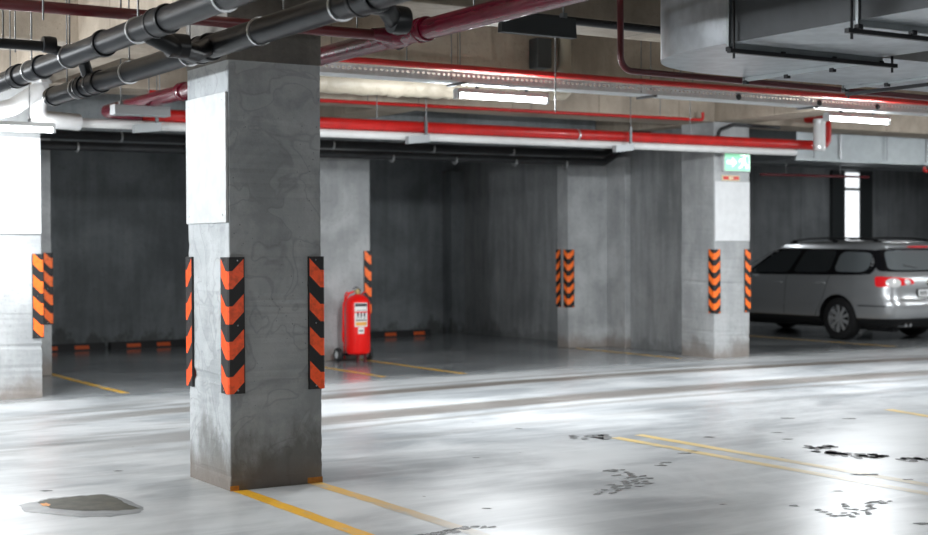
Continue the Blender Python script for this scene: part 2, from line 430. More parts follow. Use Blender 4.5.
board(0, .002, 1.572, 2.335, 0, .625, 'board_dull', 'pale board fixed high on the left face of the nearest pillar')
board(-.045, 5.83, 1.56, 2.47, .59, 0, 'board', 'bright white board on the pillar at the left edge')
board(8.905, 5.65, 1.475, 2.225, .585, 0, 'board', 'square white board on the pillar below the exit sign')

# ------------------------------------------------------------------ corner guards
def guard(cx, cy, sx, sy, m, label, z0=.57, z1=1.37, L=.092, t=.015, group=None):
    # legs run from the corner along +-x and +-y, hugging the two faces
    o = MB((cx, cy, z1))
    ex, ey = cx - sx * t, cy - sy * t
    pr = [(cx, cy), (cx + sx * L, cy), (cx + sx * L, ey), (cx - sx * t * .4, ey), (ex, cy - sy * t * .4), (ex, cy + sy * L), (cx, cy + sy * L)]
    o.prism(pr, (z0, z1))
    ob = o.build('corner_guard', M[m])
    tag(ob, label, 'corner guard', group)
    s = []
    for k, z in enumerate((z0 + .02, (z0 + z1) / 2, z1 - .02)):
        for a in (0, 1):
            b = MB((cx, cy, z1))
            if a == 0: b.lathe([(.0055, -.002), (.0055, .0), (.003, .0018)][::1], (cx + sx * L * .5, ey - sy * .001, z), axis=1, seg=10)
            else: b.lathe([(.0055, -.002), (.0055, .0), (.003, .0018)], (ex - sx * .001, cy + sy * L * .5, z), axis=0, seg=10)
            b.build('screw', M['chrome'], ob)
    return ob
guard(0, 0, 1, 1, 'guard_near', 'orange and black chevron guard wrapping the near corner of the nearest pillar')
guard(.60, 0, -1, 1, 'guard_near', 'orange striped guard on the right corner of the nearest pillar')
guard(0, .64, 1, -1, 'guard_near', 'narrow striped guard on the left back corner of the nearest pillar')
guard(.55, 5.83, -1, 1, 'guard_mid', 'orange striped guard on the white topped pillar at the left edge')
guard(1.30, 8.12, -1, 1, 'guard_mid', 'orange striped guard just behind the left edge pillar')
guard(5.34, 8.12, -1, 1, 'guard_mid', 'orange striped guard above the fire extinguisher')
guard(8.44, 8.10, 1, 1, 'guard_far', 'v striped guard on the near corner of the wall end between bays')
guard(8.44, 8.36, 1, -1, 'guard_far', 'thin dark guard on the back corner of the wall end between bays')
guard(8.90, 5.65, 1, 1, 'guard_far', 'v striped guard on left corner of the exit sign pillar')
guard(9.50, 5.65, -1, 1, 'guard_far', 'striped guard on right corner of the exit sign pillar beside the car')

# ------------------------------------------------------------------ parking lines and marks on the floor
def line(x0, x1, y0, y1, m, label, z=.0015):
    n = max(2, int(abs(y1 - y0) / .12)); vs = []; rnd = random.Random(int(x0 * 100))
    for i in range(n + 1):
        y = y0 + (y1 - y0) * i / n
        vs += [(x0 + rnd.uniform(-.004, .004), y, z), (x1 + rnd.uniform(-.004, .004), y, z)]
    b = MB(((x0 + x1) / 2, y0, 0)); b.add(vs, [(2 * i, 2 * i + 1, 2 * i + 3, 2 * i + 2) for i in range(n)])
    tag(b.build('parking_line', M[m]), label, 'floor marking')
line(.012, .105, -6, -.005, 'yellow', 'bold yellow line running forward from the near pillar corner')
line(.50, .59, -1.95, -.005, 'yellow_fade', 'fading yellow line running forward from right pillar foot')
line(3.26, 3.35, -8, .58, 'yellow_pale', 'front one of two faded yellow lines on open floor')
line(3.50, 3.59, -8, .60, 'yellow_pale', 'rear one of two faded yellow lines on open floor')
line(1.29, 1.38, 5.75, 12.2, 'yellow_bay', 'yellow bay line in the dark bay at left')
line(5.14, 5.23, 5.65, 12.2, 'yellow_bay', 'yellow bay line to the right of the fire extinguisher')
line(4.22, 4.31, 5.82, 7.7, 'yellow_bay', 'yellow bay line in front of the fire extinguisher')
line(8.50, 8.59, 5.9, 8.05, 'yellow_bay', 'pale yellow line along the divider wall between bays')
line(12.3, 12.39, 5.75, 12.2, 'yellow_bay', 'yellow bay line beside the parked car')

def blob(b, x, y, rx, ry, rot=0, n=12, z=.0025, j=.35, rnd=random):
    vs = []
    for i in range(n):
        q = 2 * PI * i / n; k = 1 + rnd.uniform(-j, j)
        u, w = rx * math.cos(q) * k, ry * math.sin(q) * k
        vs.append((x + u * math.cos(rot) - w * math.sin(rot), y + u * math.sin(rot) + w * math.cos(rot), z))
    b.add(vs, [list(range(n))])
def marks(name, label, pts, cat='stain', m='stain', z=.0025, seed=1):
    rnd = random.Random(seed); b = MB((pts[0][0], pts[0][1], 0))
    for p in pts: blob(b, *p[:4], rot=(p[4] if len(p) > 4 else 0), rnd=rnd, z=z)
    o = b.build(name, M[m]); return tag(o, label, cat)
# screen-right on the floor is (.845,-.534); screen-down is (-.534,-.845)
RX, RY = .845, -.534; DX, DY = -.534, -.845
def rel(x, y, pts): return [(x + RX * u + DX * w, y + RY * u + DY * w, a, c, (t if t is not None else -.564)) for u, w, a, c, t in pts]
# oily puddle at bottom left
rnd = random.Random(4)
def poly_mark(b, pts, z):
    out = []
    for i, p in enumerate(pts):
        q = pts[(i + 1) % len(pts)]
        for k in range(5):
            t = k / 5; out.append((p[0] + (q[0] - p[0]) * t + rnd.uniform(-.006, .006), p[1] + (q[1] - p[1]) * t + rnd.uniform(-.012, .012), z))
    b.add(out, [list(range(len(out)))])
b = MB((-.86, 0, 0)); poly_mark(b, [(-1.16, .25), (-1.04, .30), (-.96, .36), (-.81, .36), (-.64, .32), (-.60, .16), (-.60, -.22), (-.67, -.35), (-.84, -.38), (-.98, -.29), (-1.12, -.06), (-1.18, .02)], .0016)
pe = b.build('damp_fringe', M['puddle_edge'])
pt = thing('oil_puddle', (-.86, 0, 0), 'brown oily puddle on the bright floor left of the nearest pillar', 'puddle')
pe.parent = pt; pe.location = (0, 0, 0)
b = MB((-.86, 0, 0)); poly_mark(b, [(-1.05, .25), (-.99, .32), (-.82, .33), (-.66, .30), (-.64, .21), (-.63, .12), (-.65, -.09), (-.63, -.24), (-.75, -.23), (-.92, -.12), (-1.04, .03)], .0026)
b.build('oil_film', M['puddle'], pt)
b = MB((-.86, 0, 0)); blob(b, -1.03, .16, .03, .06, z=.0034); b.build('rust_spot', M['orange_paint'], pt)
b = MB((6.3, .4, 0)); b.add([(6.32, .68, .002), (6.42, .66, .002), (6.29, .05, .002), (6.19, .07, .002)], [(0, 1, 2, 3)]); tag(b.build('parking_line', M['yellow_pale']), 'very faint short yellow trace at the right edge of the open floor', 'floor marking')
# treaded tyre prints
def dabs(base, sizes, seed):
    rnd = random.Random(seed); out = []
    for x, y in base:
        out.append((x, y, rnd.uniform(*sizes[0]), rnd.uniform(*sizes[1]), rnd.uniform(-.3, .5)))
    return out
t1 = [(2.29, -.62), (2.35, -.62), (2.40, -.65), (2.32, -.66), (2.23, -.80), (2.36, -.74), (2.34, -.80), (2.30, -.86), (2.23, -.91), (2.28, -.90), (2.35, -.91), (2.21, -1.0), (2.27, -.98),
      (2.33, -1.0), (2.24, -1.07), (2.18, -1.04), (2.13, -1.0), (2.10, -1.06), (2.15, -1.1), (2.2, -1.14), (2.05, -1.14), (2.09, -1.19), (2.0, -1.1), (1.99, -1.05), (1.95, -1.13), (1.85, -1.17), (1.77, -1.23), (1.83, -1.27), (1.9, -1.23), (2.0, -1.2), (1.94, -1.19), (1.72, -1.26)]
marks('tyre_print', 'curved treaded tyre print on the floor right of centre', dabs(t1, ((.022, .042), (.014, .024)), 3), 'tyre print')
t2 = [(2.66, -2.26), (2.62, -2.31), (2.57, -2.36), (2.59, -2.40), (2.61, -2.45), (2.66, -2.44), (2.70, -2.43), (2.72, -2.38), (2.76, -2.36), (2.79, -2.31), (2.83, -2.30), (2.86, -2.31), (2.90, -2.31), (2.86, -2.36), (2.94, -2.34),
      (2.42, -2.30), (2.40, -2.36), (2.38, -2.42), (2.36, -2.47), (2.405, -2.485), (2.45, -2.49), (2.43, -2.53), (2.50, -2.50), (2.52, -2.46), (2.55, -2.53), (2.58, -2.50), (2.47, -2.44)]
marks('tyre_print', 'row of treaded tyre dabs just below the curved one at right foreground', dabs(t2[15:], ((.018, .03), (.012, .02)), 8), 'tyre print')
marks('tyre_print', 'curved treaded tyre print at the right foreground', dabs(t2[:15], ((.018, .03), (.012, .02)), 5), 'tyre print')
t3 = [(.28, -1.70), (.33, -1.70), (.38, -1.69), (.43, -1.68), (.48, -1.67), (.53, -1.66), (.40, -1.73), (.47, -1.72), (.58, -1.65), (.63, -1.66), (.66, -1.70), (.70, -1.72), (.35, -1.74), (.56, -1.69)]
marks('grime_trail', 'dark grime trail crossing the worn yellow line at the bottom edge', dabs(t3, ((.02, .04), (.012, .026)), 6))
def stretch(x, y, L_, W_, seed, n=16):
    rnd = random.Random(seed)
    return [(x + RX * u + DX * w, y + RY * u + DY * w, rnd.uniform(.02, .045), rnd.uniform(.03, .07), -.564) for u, w in [(rnd.uniform(-L_, L_), rnd.uniform(-W_, W_)) for _ in range(n)]]
marks('grime_patch', 'dark wet smear above the faded lines, upper one of the pair', stretch(4.19, -.64, .10, .06, 1, 12))
marks('grime_patch', 'dark wet smear above the faded lines, lower one of the pair', stretch(4.04, -.88, .10, .09, 2, 14))
marks('grime_patch', 'dark grey smear between the smear pair and the right edge', stretch(4.15, -1.12, .11, .08, 3, 14))
marks('grime_patch', 'long dark smear cut by the right edge of the picture', stretch(4.30, -1.42, .15, .07, 4, 16))
marks('grime_patch', 'grey smudge at the start of the faded yellow lines', stretch(3.18, .70, .14, .10, 5, 14), m='puddle_edge', z=.0036)
marks('grime_patch', 'short dark dash between tyre print and faded lines', [(2.83, -.57, .04, .015, -.564), (2.72, -.65, .04, .018, -.56), (2.76, -.60, .02, .01, -.5)])
marks('grime_patch', 'short dark dash touching the front faded line', [(3.2, -.33, .05, .014, -.564), (3.32, -.28, .04, .012, -.56)], z=.0036)
marks('grime_patch', 'small dark spot between the two treaded prints', [(2.40, -2.14, .025, .02, -.5)])
marks('grime_patch', 'small brown stain on the rear faded line', [(3.55, -1.65, .06, .03, -.564), (3.48, -1.60, .03, .02, -.5)], m='puddle', z=.0036)
for (x, y, r_) in ((1.0, 1.6, .02), (1.9, .3, .018), (3.0, 1.4, .02), (5.2, .7, .04), (5.6, .4, .04), (2.1, -1.9, .015), (3.6, -1.9, .03), (2.59, -2.87, .035), (4.5, .1, .03), (3.9, .2, .03), (-.3, 1.1, .02), (-.9, .62, .03), (2.95, -1.95, .018), (4.3, -.2, .03), (.95, -1.28, .02)):
    o = marks('grime_spot', 'tiny dark grime fleck on the floor', [(x, y, r_ * 1.5, r_ * .6, -.564)], seed=int(x * 50))
    o['group'] = 'tiny grime flecks scattered over the floor'

# ------------------------------------------------------------------ pipes
def rod(b, x, y, z0, z1=TOP, r=.0055): b.cyl((x, y, z0), (x, y, z1), r, 8)
def hose_clamp(name, par, org, c, axis, r, w=.012):
    b = MB(org)
    prof = [(r, -w), (r + .006, -w), (r + .006, w), (r, w)]
    b.lathe(prof, c, axis=axis, seg=20); return b.build(name, M['clamp'], par)
def pipe(label, path, r, m, name='ceiling_pipe', cat='pipe', bend=None, sockets=(), clamps=(), rods=(), axis=1, caps=(), clamp_m=None, seg=20):
    o = Vector(path[0]); t = thing(name, o, label, cat)
    p = bendpath(path, bend) if bend and len(path) > 2 else path
    MB(o).tube(p, r, seg).build('pipe_run', M[m], t, smooth=True)
    at = lambda a: (a, path[0][1], path[0][2]) if axis == 0 else (path[0][0], a, path[0][2])
    for a, L in sockets:
        MB(o).lathe([(r, -L), (r + .010, -L), (r + .013, -L + .01), (r + .013, -L + .03), (r + .008, -L + .034), (r + .008, L - .034), (r + .013, L - .03), (r + .013, L - .01), (r + .01, L), (r, L)], at(a), axis=axis, seg=24).build('socket', M[m], t, smooth=True)
    for a in clamps: hose_clamp('pipe_clamp', t, o, at(a), axis, r + .002, .009)
    for a in rods:
        q = at(a); b = MB(o); rod(b, q[0], q[1], q[2] + r); b.build('hanger_rod', M['rod'], t)
    return t
# two black drain pipes running towards the camera
p1 = pipe('upper left black drain pipe crossing in front of the nearest pillar top', [(-.87, 4.2, 2.5), (-.87, -4.5, 2.5)], .06, 'black_pipe', sockets=[(1.25, .07), (.72, .02), (-.42, .02), (-1.28, .09), (-2.7, .05)], clamps=[.95, .18, -.95, -2.05, -3.1], rods=[2.2, .95, .18, -.95, -2.05, -3.1])
p2 = pipe('lower black drain pipe with rounded end passing the nearest pillar', [(-.34, 2.35, 2.5), (-.34, -4.5, 2.5)], .064, 'black_pipe', sockets=[(1.62, .05), (1.35, .09), (-.5, .09), (-2.35, .09)], clamps=[1.75, .72, -.28, -1.22, -2.1], rods=[2.0, .72, -.28, -1.5, -2.1])
b = MB((-.34, 2.35, 2.5)); b.lathe([(.01, .06), (.045, .055), (.066, .03), (.07, 0), (.07, -.06), (.064, -.06)], (-.34, 2.35, 2.5), axis=1, seg=24); b.build('end_cap', M['black_pipe'], p2, smooth=True)
def branch(par, org, pts, r, bend=.05):
    b = MB(org); pp = bendpath(pts, bend); b.tube(pp, r, 16)
    return b.build('branch_bend', M['black_pipe'], par, smooth=True)
branch(p1, (-.87, 4.2, 2.5), [(-.85, -.95, 2.50), (-.68, -.95, 2.43), (-.52, -.80, 2.43), (-.36, -.62, 2.50)], .05)
b = MB((-.87, 4.2, 2.5)); b.lathe([(.05, -.05), (.062, -.05), (.062, .05), (.05, .05)], (-.66, -.93, 2.44), axis=0, seg=20); b.build('branch_collar', M['black_pipe'], p1, smooth=True)
branch(p2, (-.34, 2.35, 2.5), [(-.34, 1.5, 2.52), (-.40, 1.45, 2.66), (-.62, 1.30, 2.66)], .04)
branch(p2, (-.34, 2.35, 2.5), [(-.34, -2.2, 2.5), (-.18, -2.2, 2.50), (-.02, -2.05, 2.44)], .045)
branch(p2, (-.34, 2.35, 2.5), [(-.34, -2.4, 2.5), (-.20, -2.45, 2.56), (.02, -2.60, 2.56), (.2, -2.7, 2.62)], .05)
b = MB((-.34, 2.35, 2.5)); b.lathe([(.045, -.04), (.062, -.04), (.066, 0), (.062, .04), (.045, .04)], (-.05, -2.1, 2.46), axis=0, seg=20); b.build('branch_collar', M['black_pipe'], p2, smooth=True)
# black feeder pipe from the left into the upper drain
pf = pipe('short black feeder pipe joining the upper drain from the left', [(-5, .2, 2.55), (-1.02, .2, 2.55), (-.88, .2, 2.52)], .028, 'black_pipe', axis=0, rods=[-1.23, -2.2], bend=.02)
b = MB((-5, .2, 2.55)); b.lathe([(.028, -.04), (.045, -.035), (.048, 0), (.045, .035), (.028, .04)], (-.98, .2, 2.56), axis=0, seg=18); b.build('feeder_joint', M['black_pipe'], pf, smooth=True)
# crimson pipe above the lower drain, ending in a round bend left of the pillar
pm = pipe('glossy crimson pipe passing behind the nearest pillar', [(1.0, -5.5, 2.7), (1.0, 5.3, 2.695), (1.35, 5.3, 2.687)], .062, 'magenta_pipe', bend=.11, sockets=[(-.55, .05), (3.3, .05)], rods=[4.1, 3.0, -1.1])
b = MB((1.0, -5.5, 2.7)); b.tube([(.82, -.25, 2.7), (.93, -.25, 2.7), (1.0, -.25, 2.7)], [.034, .05, .062], 18); b.tube([(1.0, -.36, 2.7), (1.0, -.33, 2.7), (1.0, -.17, 2.7), (1.0, -.14, 2.7)], [.062, .072, .072, .062], 18)
b.build('tee_joint', M['magenta_pipe'], pm, smooth=True)
pipe('thin maroon pipe crossing the top left and meeting the crimson pipe', [(-5, -.25, 2.685), (.85, -.25, 2.695)], .031, 'maroon_pipe', axis=0, rods=[-1.30, -.72, .72])
# red sprinkler main and white jacketed pipe below it
pipe('large bright red main pipe below the beam, bending up at right', [(1.36, 5.3, 2.687), (10.52, 5.3, 2.70), (10.52, 5.3, 3.05), (10.52, 5.64, 3.08)], .06, 'red_pipe', axis=0, bend=.12, rods=[3.9, 8.2], clamps=[2.2, 6.5])
pw = pipe('long white jacketed pipe directly under the red main', [(.3, 5.3, 2.583), (9.95, 5.3, 2.598)], .043, 'white_pipe', axis=0)
for x in (3.9, 6.6, 8.0): pass
pl = thing('ceiling_pipe', (.3, 5.2, 2.58), 'bulky white lagged pipe bending down under the black drains at left', 'pipe')
b = MB((.3, 5.2, 2.58)); b.tube(bendpath([(.75, 5.29, 2.585), (.34, 5.2, 2.60), (.36, 5.1, 3.0), (.36, 5.1, 3.59)], .1, 8), .078, 18); b.build('lagging', M['foil_white'], pl, smooth=True)
b = MB((.3, 5.2, 2.58)); b.tube(bendpath([(.36, 5.1, 2.86), (.1, 5.08, 2.68), (-.3, 5.05, 2.57), (-3, 5.0, 2.55)], .15, 8), .075, 18); b.build('lagged_branch', M['foil_white'], pl, smooth=True)
hose_clamp('strap', pl, (.3, 5.2, 2.58), (.36, 5.1, 2.92), 2, .083)
# thin red line under the beam
pipe('thin red pipe along the lower edge of the far beam', [(1.5, 5.5, 2.93), (8.45, 5.5, 2.965), (8.58, 5.5, 2.967), (8.58, 5.5, 3.06)], .02, 'red_pipe', axis=0, bend=.03, rods=[3.9, 6.0, 7.9], seg=12)
# foil wrapped pipe
t = thing('ceiling_pipe', (1.6, 4.0, 2.93), 'pale crumpled lagged pipe right of the nearest pillar', 'pipe')
rl = random.Random(11); NL = 90
b = MB((1.6, 4.0, 2.93)); b.tube([(1.6 + 3.45 * i / NL, 4.0 + rl.uniform(-.004, .004), 2.93 + .025 * i / NL + rl.uniform(-.006, .003)) for i in range(NL + 1)], [.096 + rl.uniform(-.008, .008) - (.012 if i % 11 == 0 else 0) - .02 * (i > 72) for i in range(NL + 1)], 22)
b.build('lagging', M['foil'], t, smooth=True)
pipe('small pale lagged pipe end beside the lamp', [(5.2, 4.0, 2.955), (5.35, 4.0, 2.96), (5.5, 4.0, 3.1)], .05, 'foil', axis=0, name='ceiling_pipe', bend=.04)
# thin dark red pipe: drops at centre then runs right
pipe('maroon pipe dropping from the ceiling then running right under the duct', [(2.27, -.8, TOP), (2.27, -.8, 2.515), (8.5, -.8, 2.46)], .0205, 'maroon_pipe', bend=.09, seg=14)
pipe('red pipe riding on the cable tray', [(1.4, 2.42, 2.93), (14, 2.42, 2.925)], .026, 'red_pipe', axis=0, rods=[2.6, 5.7], seg=12)
# black pipe behind duct
pipe('straight black pipe between dark housing and the duct', [(1.7, -.35, 2.88), (6, -.35, 2.86)], .026, 'dark_pipe', axis=0)
# twin black pipes in front of the dark bays
pipe('upper one of the twin black pipes over the dark bays', [(-1.5, 7.5, 2.64), (8.2, 7.5, 2.66), (8.62, 7.5, 2.66), (9.0, 7.6, 2.92)], .05, 'dark_pipe', axis=0, bend=.15, clamps=[1.9, 3.25, 4.5, 5.9, 7.1], rods=[1.9, 4.5], name='black_pipe')
pipe('lower one of the twin black pipes over the dark bays', [(-1.5, 7.3, 2.50), (8.45, 7.3, 2.535), (8.85, 7.3, 2.78), (8.95, 7.3, 2.96), (9.9, 7.3, 2.97)], .05, 'dark_pipe', axis=0, bend=.12, clamps=[1.35, 3.6, 5.2, 6.1, 7.0, 7.8], rods=[3.6], name='black_pipe')
# ------------------------------------------------------------------ perforated cable tray
def cable_tray(x0, x1, y, z, h=.075, w=.22):
    t = thing('cable_tray', (x0, y, z), 'long perforated grey cable tray hanging along the hall', 'cable tray')
    b = MB((x0, y, z)); ph = .05; n = int((x1 - x0) / ph)
    # side rail with two rows of slots: bars and webs
    rails = [(0, .014), (.03, .044), (h - .014, h)]
    for a, c in rails: b.box(x0, x1, y - .0015, y + .0015, z + a, z + c)
    for i in range(n):
        xx = x0 + i * ph
        b.box(xx, xx + .024, y - .0015, y + .0015, z + .014, z + .03)
        b.box(xx + .02, xx + .044, y - .0015, y + .0015, z + .044, z + h - .014)
    b.box(x0, x1, y - .004, y + .012, z + h, z + h + .004)
    b.build('side_rail', M['tray'], t)
    b = MB((x0, y, z)); b.box(x0, x1, y + .0015, y + w, z, z + .003); b.box(x0, x1, y + w, y + w + .003, z, z + h); b.build('tray_bed', M['tray'], t)
    for xx in (3.2, 5.3, 7.4, 9.5, 11.6):
        b = MB((x0, y, z)); rod(b, xx, y + .05, z, TOP); rod(b, xx, y + w - .03, z, TOP); b.box(xx - .02, xx + .02, y - .02, y + w + .02, z - .02, z - .002); b.build('hanger', M['rod'], t)
    for xx in (6.35, 7.45, 8.3, 9.6):
        b = MB((x0, y, z)); b.lathe([(.03, 0), (.03, -.01), (.012, -.012), (.012, -.03)], (xx, y - .002, z + .035), axis=1, seg=14); b.build('splice_bolt', M['dark_box'], t)
    return t
cable_tray(1.4, 14, 2.5, 2.825)
# ------------------------------------------------------------------ lamps
def batten(x0, x1, y, z, label, hot=False, hang=True, rods_to=TOP, lit=True):
    t = thing('batten_lamp', (x0, y, z), label, 'lamp')
    b = MB((x0, y, z)); b.prism([(y - .05, z + .02), (y + .05, z + .02), (y + .035, z + .06), (y - .035, z + .06)], (x0 + .01, x1 - .01), axis=0)
    b.build('housing', M['fixture'], t)
    b = MB((x0, y, z)); b.tube([(x0 + .015, y, z), (x1 - .015, y, z)], .024, 14); b.build('tube', M['tube_hot' if hot else 'tube'], t, smooth=True)
    for xx in (x0, x1 - .025):
        b = MB((x0, y, z)); b.rbox(xx, xx + .025, y - .04, y + .04, z - .03, z + .05, .006); b.build('end_cap', M['fixture'], t)
    if hang:
        for xx in (x0 + .22, x1 - .22):
            b = MB((x0, y, z)); rod(b, xx, y, z + .055, rods_to); b.box(xx - .012, xx + .012, y - .012, y + .012, z + .055, z + .09); b.build('hanger_rod', M['rod'], t)
    return t
batten(3.15, 4.11, 2.55, 2.715, 'lit batten lamp hanging under the cable tray at centre', rods_to=2.80)
batten(7.60, 8.52, 2.55, 2.715, 'lit batten lamp hanging under the cable tray at right', rods_to=2.80)
batten(-.80, .40, 4.85, 2.47, 'very bright batten lamp in front of the left edge pillar', hot=True)
# the same rows continue beyond the frame
for x in (-5.2,): batten(x, x + 1.2, 4.85, 2.44, 'lit batten lamp left of the frame near the wall', hot=True)
# emergency light on the far beam
t = thing('emergency_light', (9.6, 5.2, 3.12), 'small emergency light with green end under the beam', 'lamp')
b = MB((9.6, 5.2, 3.12)); b.rbox(9.72, 10.25, 5.2, 5.27, 3.06, 3.13, .012); b.build('body', M['fixture'], t)
b = MB((9.6, 5.2, 3.12)); b.rbox(9.6, 9.72, 5.2, 5.27, 3.06, 3.13, .012); b.build('green_end', M['sign_green'], t)
b = MB((9.6, 5.2, 3.12)); rod(b, 9.75, 5.23, 3.13); rod(b, 10.15, 5.23, 3.13); b.build('hanger_rod', M['rod'], t)
# unlit housings
def housing(x0, x1, y, z, h, d, m, label, top=TOP):
    t = thing('lamp_housing', (x0, y, z), label, 'lamp housing'); b = MB((x0, y, z))
    b.prism([(y - d / 2, z), (y + d / 2, z), (y + d / 2 - .01, z + h), (y - d / 2 + .01, z + h)], (x0, x1), axis=0); b.build('trough', M[m], t)
    b = MB((x0, y, z)); b.box(x0 + .005, x1 - .005, y - d / 2 - .004, y - d / 2 + .001, z, z + .012); b.build('lip', M[m], t)
    for xx in (x0 + .15 * (x1 - x0), x1 - .15 * (x1 - x0)):
        b = MB((x0, y, z)); rod(b, xx, y, z + h, top); b.box(xx - .015, xx + .015, y - .02, y + .02, z + h, z + h + .03); b.build('hanger_rod', M['rod'], t)
    return t
housing(1.44, 1.99, -.70, 2.70, .12, .05, 'dark_box', 'dark unlit lamp housing hanging below the crimson pipe at top centre')
housing(.66, 1.15, 4.05, 2.555, .085, .14, 'grey_box', 'grey lamp housing hanging beside the crimson pipe at left')
for (x, lab) in ((1.36, 'small tilted grey box on the red main left of the nearest pillar'), (4.32, 'small tilted grey box on the red main right of the nearest pillar'), (7.08, 'grey bracket on the red main near the pipe bend')):
    t = thing('pipe_bracket', (x, 5.0, 2.58), lab, 'bracket')
    b = MB((x, 5.0, 2.58)); b.add([(x - .12, 5.16, 2.50), (x + .14, 5.16, 2.53), (x + .14, 5.16, 2.61), (x - .12, 5.16, 2.58), (x - .12, 5.23, 2.50), (x + .14, 5.23, 2.53), (x + .14, 5.23, 2.61), (x - .12, 5.23, 2.58)], [(0, 1, 2, 3), (4, 7, 6, 5), (0, 4, 5, 1), (1, 5, 6, 2), (2, 6, 7, 3), (3, 7, 4, 0)])
    b.build('box_body', M['grey_box'], t)
    b = MB((x, 5.0, 2.58)); b.box(x + .09, x + .12, 5.17, 5.19, 2.6, 2.80); rod(b, x + .105, 5.18, 2.78); b.build('hanger', M['rod'], t)
# hook and cables
def cable(name, label, pts, r, m='black_metal', cat='cable'):
    o = MB(pts[0]); o.tube(bendpath(pts, .03, 6), r, 8); return tag(o.build(name, M[m], smooth=True), label, cat)
cable('ceiling_hook', 'bent steel hook hanging from the ceiling at top centre', [(1.62, .75, 2.97), (1.62, .75, 2.80), (1.56, .75, 2.77), (1.52, .75, 2.83)], .007, 'black_metal', 'hook')
cable('loose_cable', 'black cable looping to the upper drain at top left', [(-1.0, 1.6, 2.95), (-1.0, 1.5, 2.76), (-.86, 1.1, 2.66), (-.8, .75, 2.64)], .008)
cable('loose_cable', 'thin black rod slanting from the dark lamp housing', [(1.22, -.55, 2.72), (1.28, -.6, 2.735), (1.42, -.62, 2.80)], .006)
# conduit boxes on the beam
t = thing('pipe_riser', (4.6, 2.7, 2.9), 'black box and pale pipe stub rising through the slab at top centre', 'pipe')
b = MB((4.6, 2.7, 2.9)); b.rbox(4.13, 4.29, 2.72, 2.86, 3.03, 3.3, .01); b.build('black_box', M['dark_box'], t)
b = MB((4.6, 2.7, 2.9)); b.tube([(4.47, 2.77, 2.99), (4.47, 2.77, 3.08), (4.47, 2.77, 3.35)], [.09, .06, .06], 14); b.build('pale_stub', M['foil'], t, smooth=True)
# hanging rods with no visible load
for i, (x, y, z) in enumerate(((-1.18, -.4, 2.6), (-.98, .9, 2.6), (-.62, 2.4, 2.62), (.1, 3.1, 2.7), (3.15, 1.1, 2.45), (4.9, 5.0, 3.0), (5.1, 1.9, 2.9))):
    o = MB((x, y, z)); rod(o, x, y, z, TOP, .005); tag(o.build('ceiling_rod', M['rod']), 'thin threaded rod hanging from the ceiling among the pipes', 'rod', 'thin rods hanging from the ceiling')

# ------------------------------------------------------------------ big duct at top right
t = thing('air_duct', (1.96, -2.11, 2.5), 'large galvanised air duct with rounded elbow at top right', 'air duct')
o = (1.96, -2.11, 2.5); zb, zt = 2.5, 2.95; xa, xb, ya, yb = 1.96, 3.12, -2.11, -1.01
arc = [(xb - (xb - xa) * math.cos(a) ** .72, ya + (yb - ya) * math.sin(a) ** .72) for a in [PI / 2 * k / 20 for k in range(21)]]
b = MB(o); b.box(xa, xb, -7.5, ya, zb, zt); b.mi[0] = 1; b.build('straight_section', [M['galv'], M['galv_shade']], t)  # left face of the straight run has its shade put into the colour
b = MB(o); b.prism(arc + [(xb, ya)], (zb, zt)); b.build('elbow', M['galv'], t, smooth=True)
b = MB(o); b.box(xb, 9, ya, yb, zb, zt); b.build('outlet_section', M['galv'], t)
# raised creases on the undersides
b = MB(o)
def pyramid(x0, x1, y0, y1, z, d):
    cx, cy = (x0 + x1) / 2, (y0 + y1) / 2
    b.add([(x0, y0, z), (x1, y0, z), (x1, y1, z), (x0, y1, z), (cx, cy, z - d)], [(0, 1, 4), (1, 2, 4), (2, 3, 4), (3, 0, 4)])
pyramid(xa, xb, -3.0, ya, zb, .02); pyramid(xa, xb, -4.2, -3.02, zb, .02); pyramid(xb + .02, 4.35, ya, yb, zb, .02); pyramid(4.4, 5.6, ya, yb, zb, .02)
b.build('pressed_panel', M['galv'], t)
for (p, q) in (((xb, ya), (xb, yb)), ((4.02, ya), (4.02, yb)), ((xa, ya), (xb, ya)), ((xa, -3.0), (xb, -3.0)), ((xa, -4.2), (xb, -4.2))):
    b = MB(o)
    if p[0] == q[0]: b.box(p[0] - .008, p[0] + .008, p[1] - .012, q[1] + .012, zb - .028, zb); b.box(p[0] - .008, p[0] + .008, q[1], q[1] + .02, zb - .02, zt)
    else: b.box(p[0] - .012, q[0] + .012, p[1] - .008, p[1] + .008, zb - .028, zb); b.box(p[0] - .014, p[0], p[1] - .008, p[1] + .008, zb - .02, zt)
    f = b.build('flange', M['galv_dull'], t)
    for k in (0, .33, .67, 1):
        x, y = p[0] + (q[0] - p[0]) * k, p[1] + (q[1] - p[1]) * k
        b = MB(o); b.rbox(x - .016, x + .016, y - .016, y + .016, zb - .045, zb - .02, .004); b.build('flange_cleat', M['black_metal'], f)
for yy in (ya - .06, -2.98, -4.1):
    b = MB(o); b.box(xa - .06, xb + .06, yy - .014, yy + .014, zb - .062, zb - .040); rod(b, xa - .025, yy, zb - .09, TOP, .007); rod(b, xb + .03, yy, zb - .09, TOP, .007); b.build('support_strut', M['black_metal'], t)
for xx in (4.1,):
    b = MB(o); b.box(xx - .012, xx + .012, ya - .03, yb + .06, zb - .062, zb - .040); rod(b, xx, yb + .04, zb - .08, TOP, .006); b.build('support_strut', M['black_metal'], t)
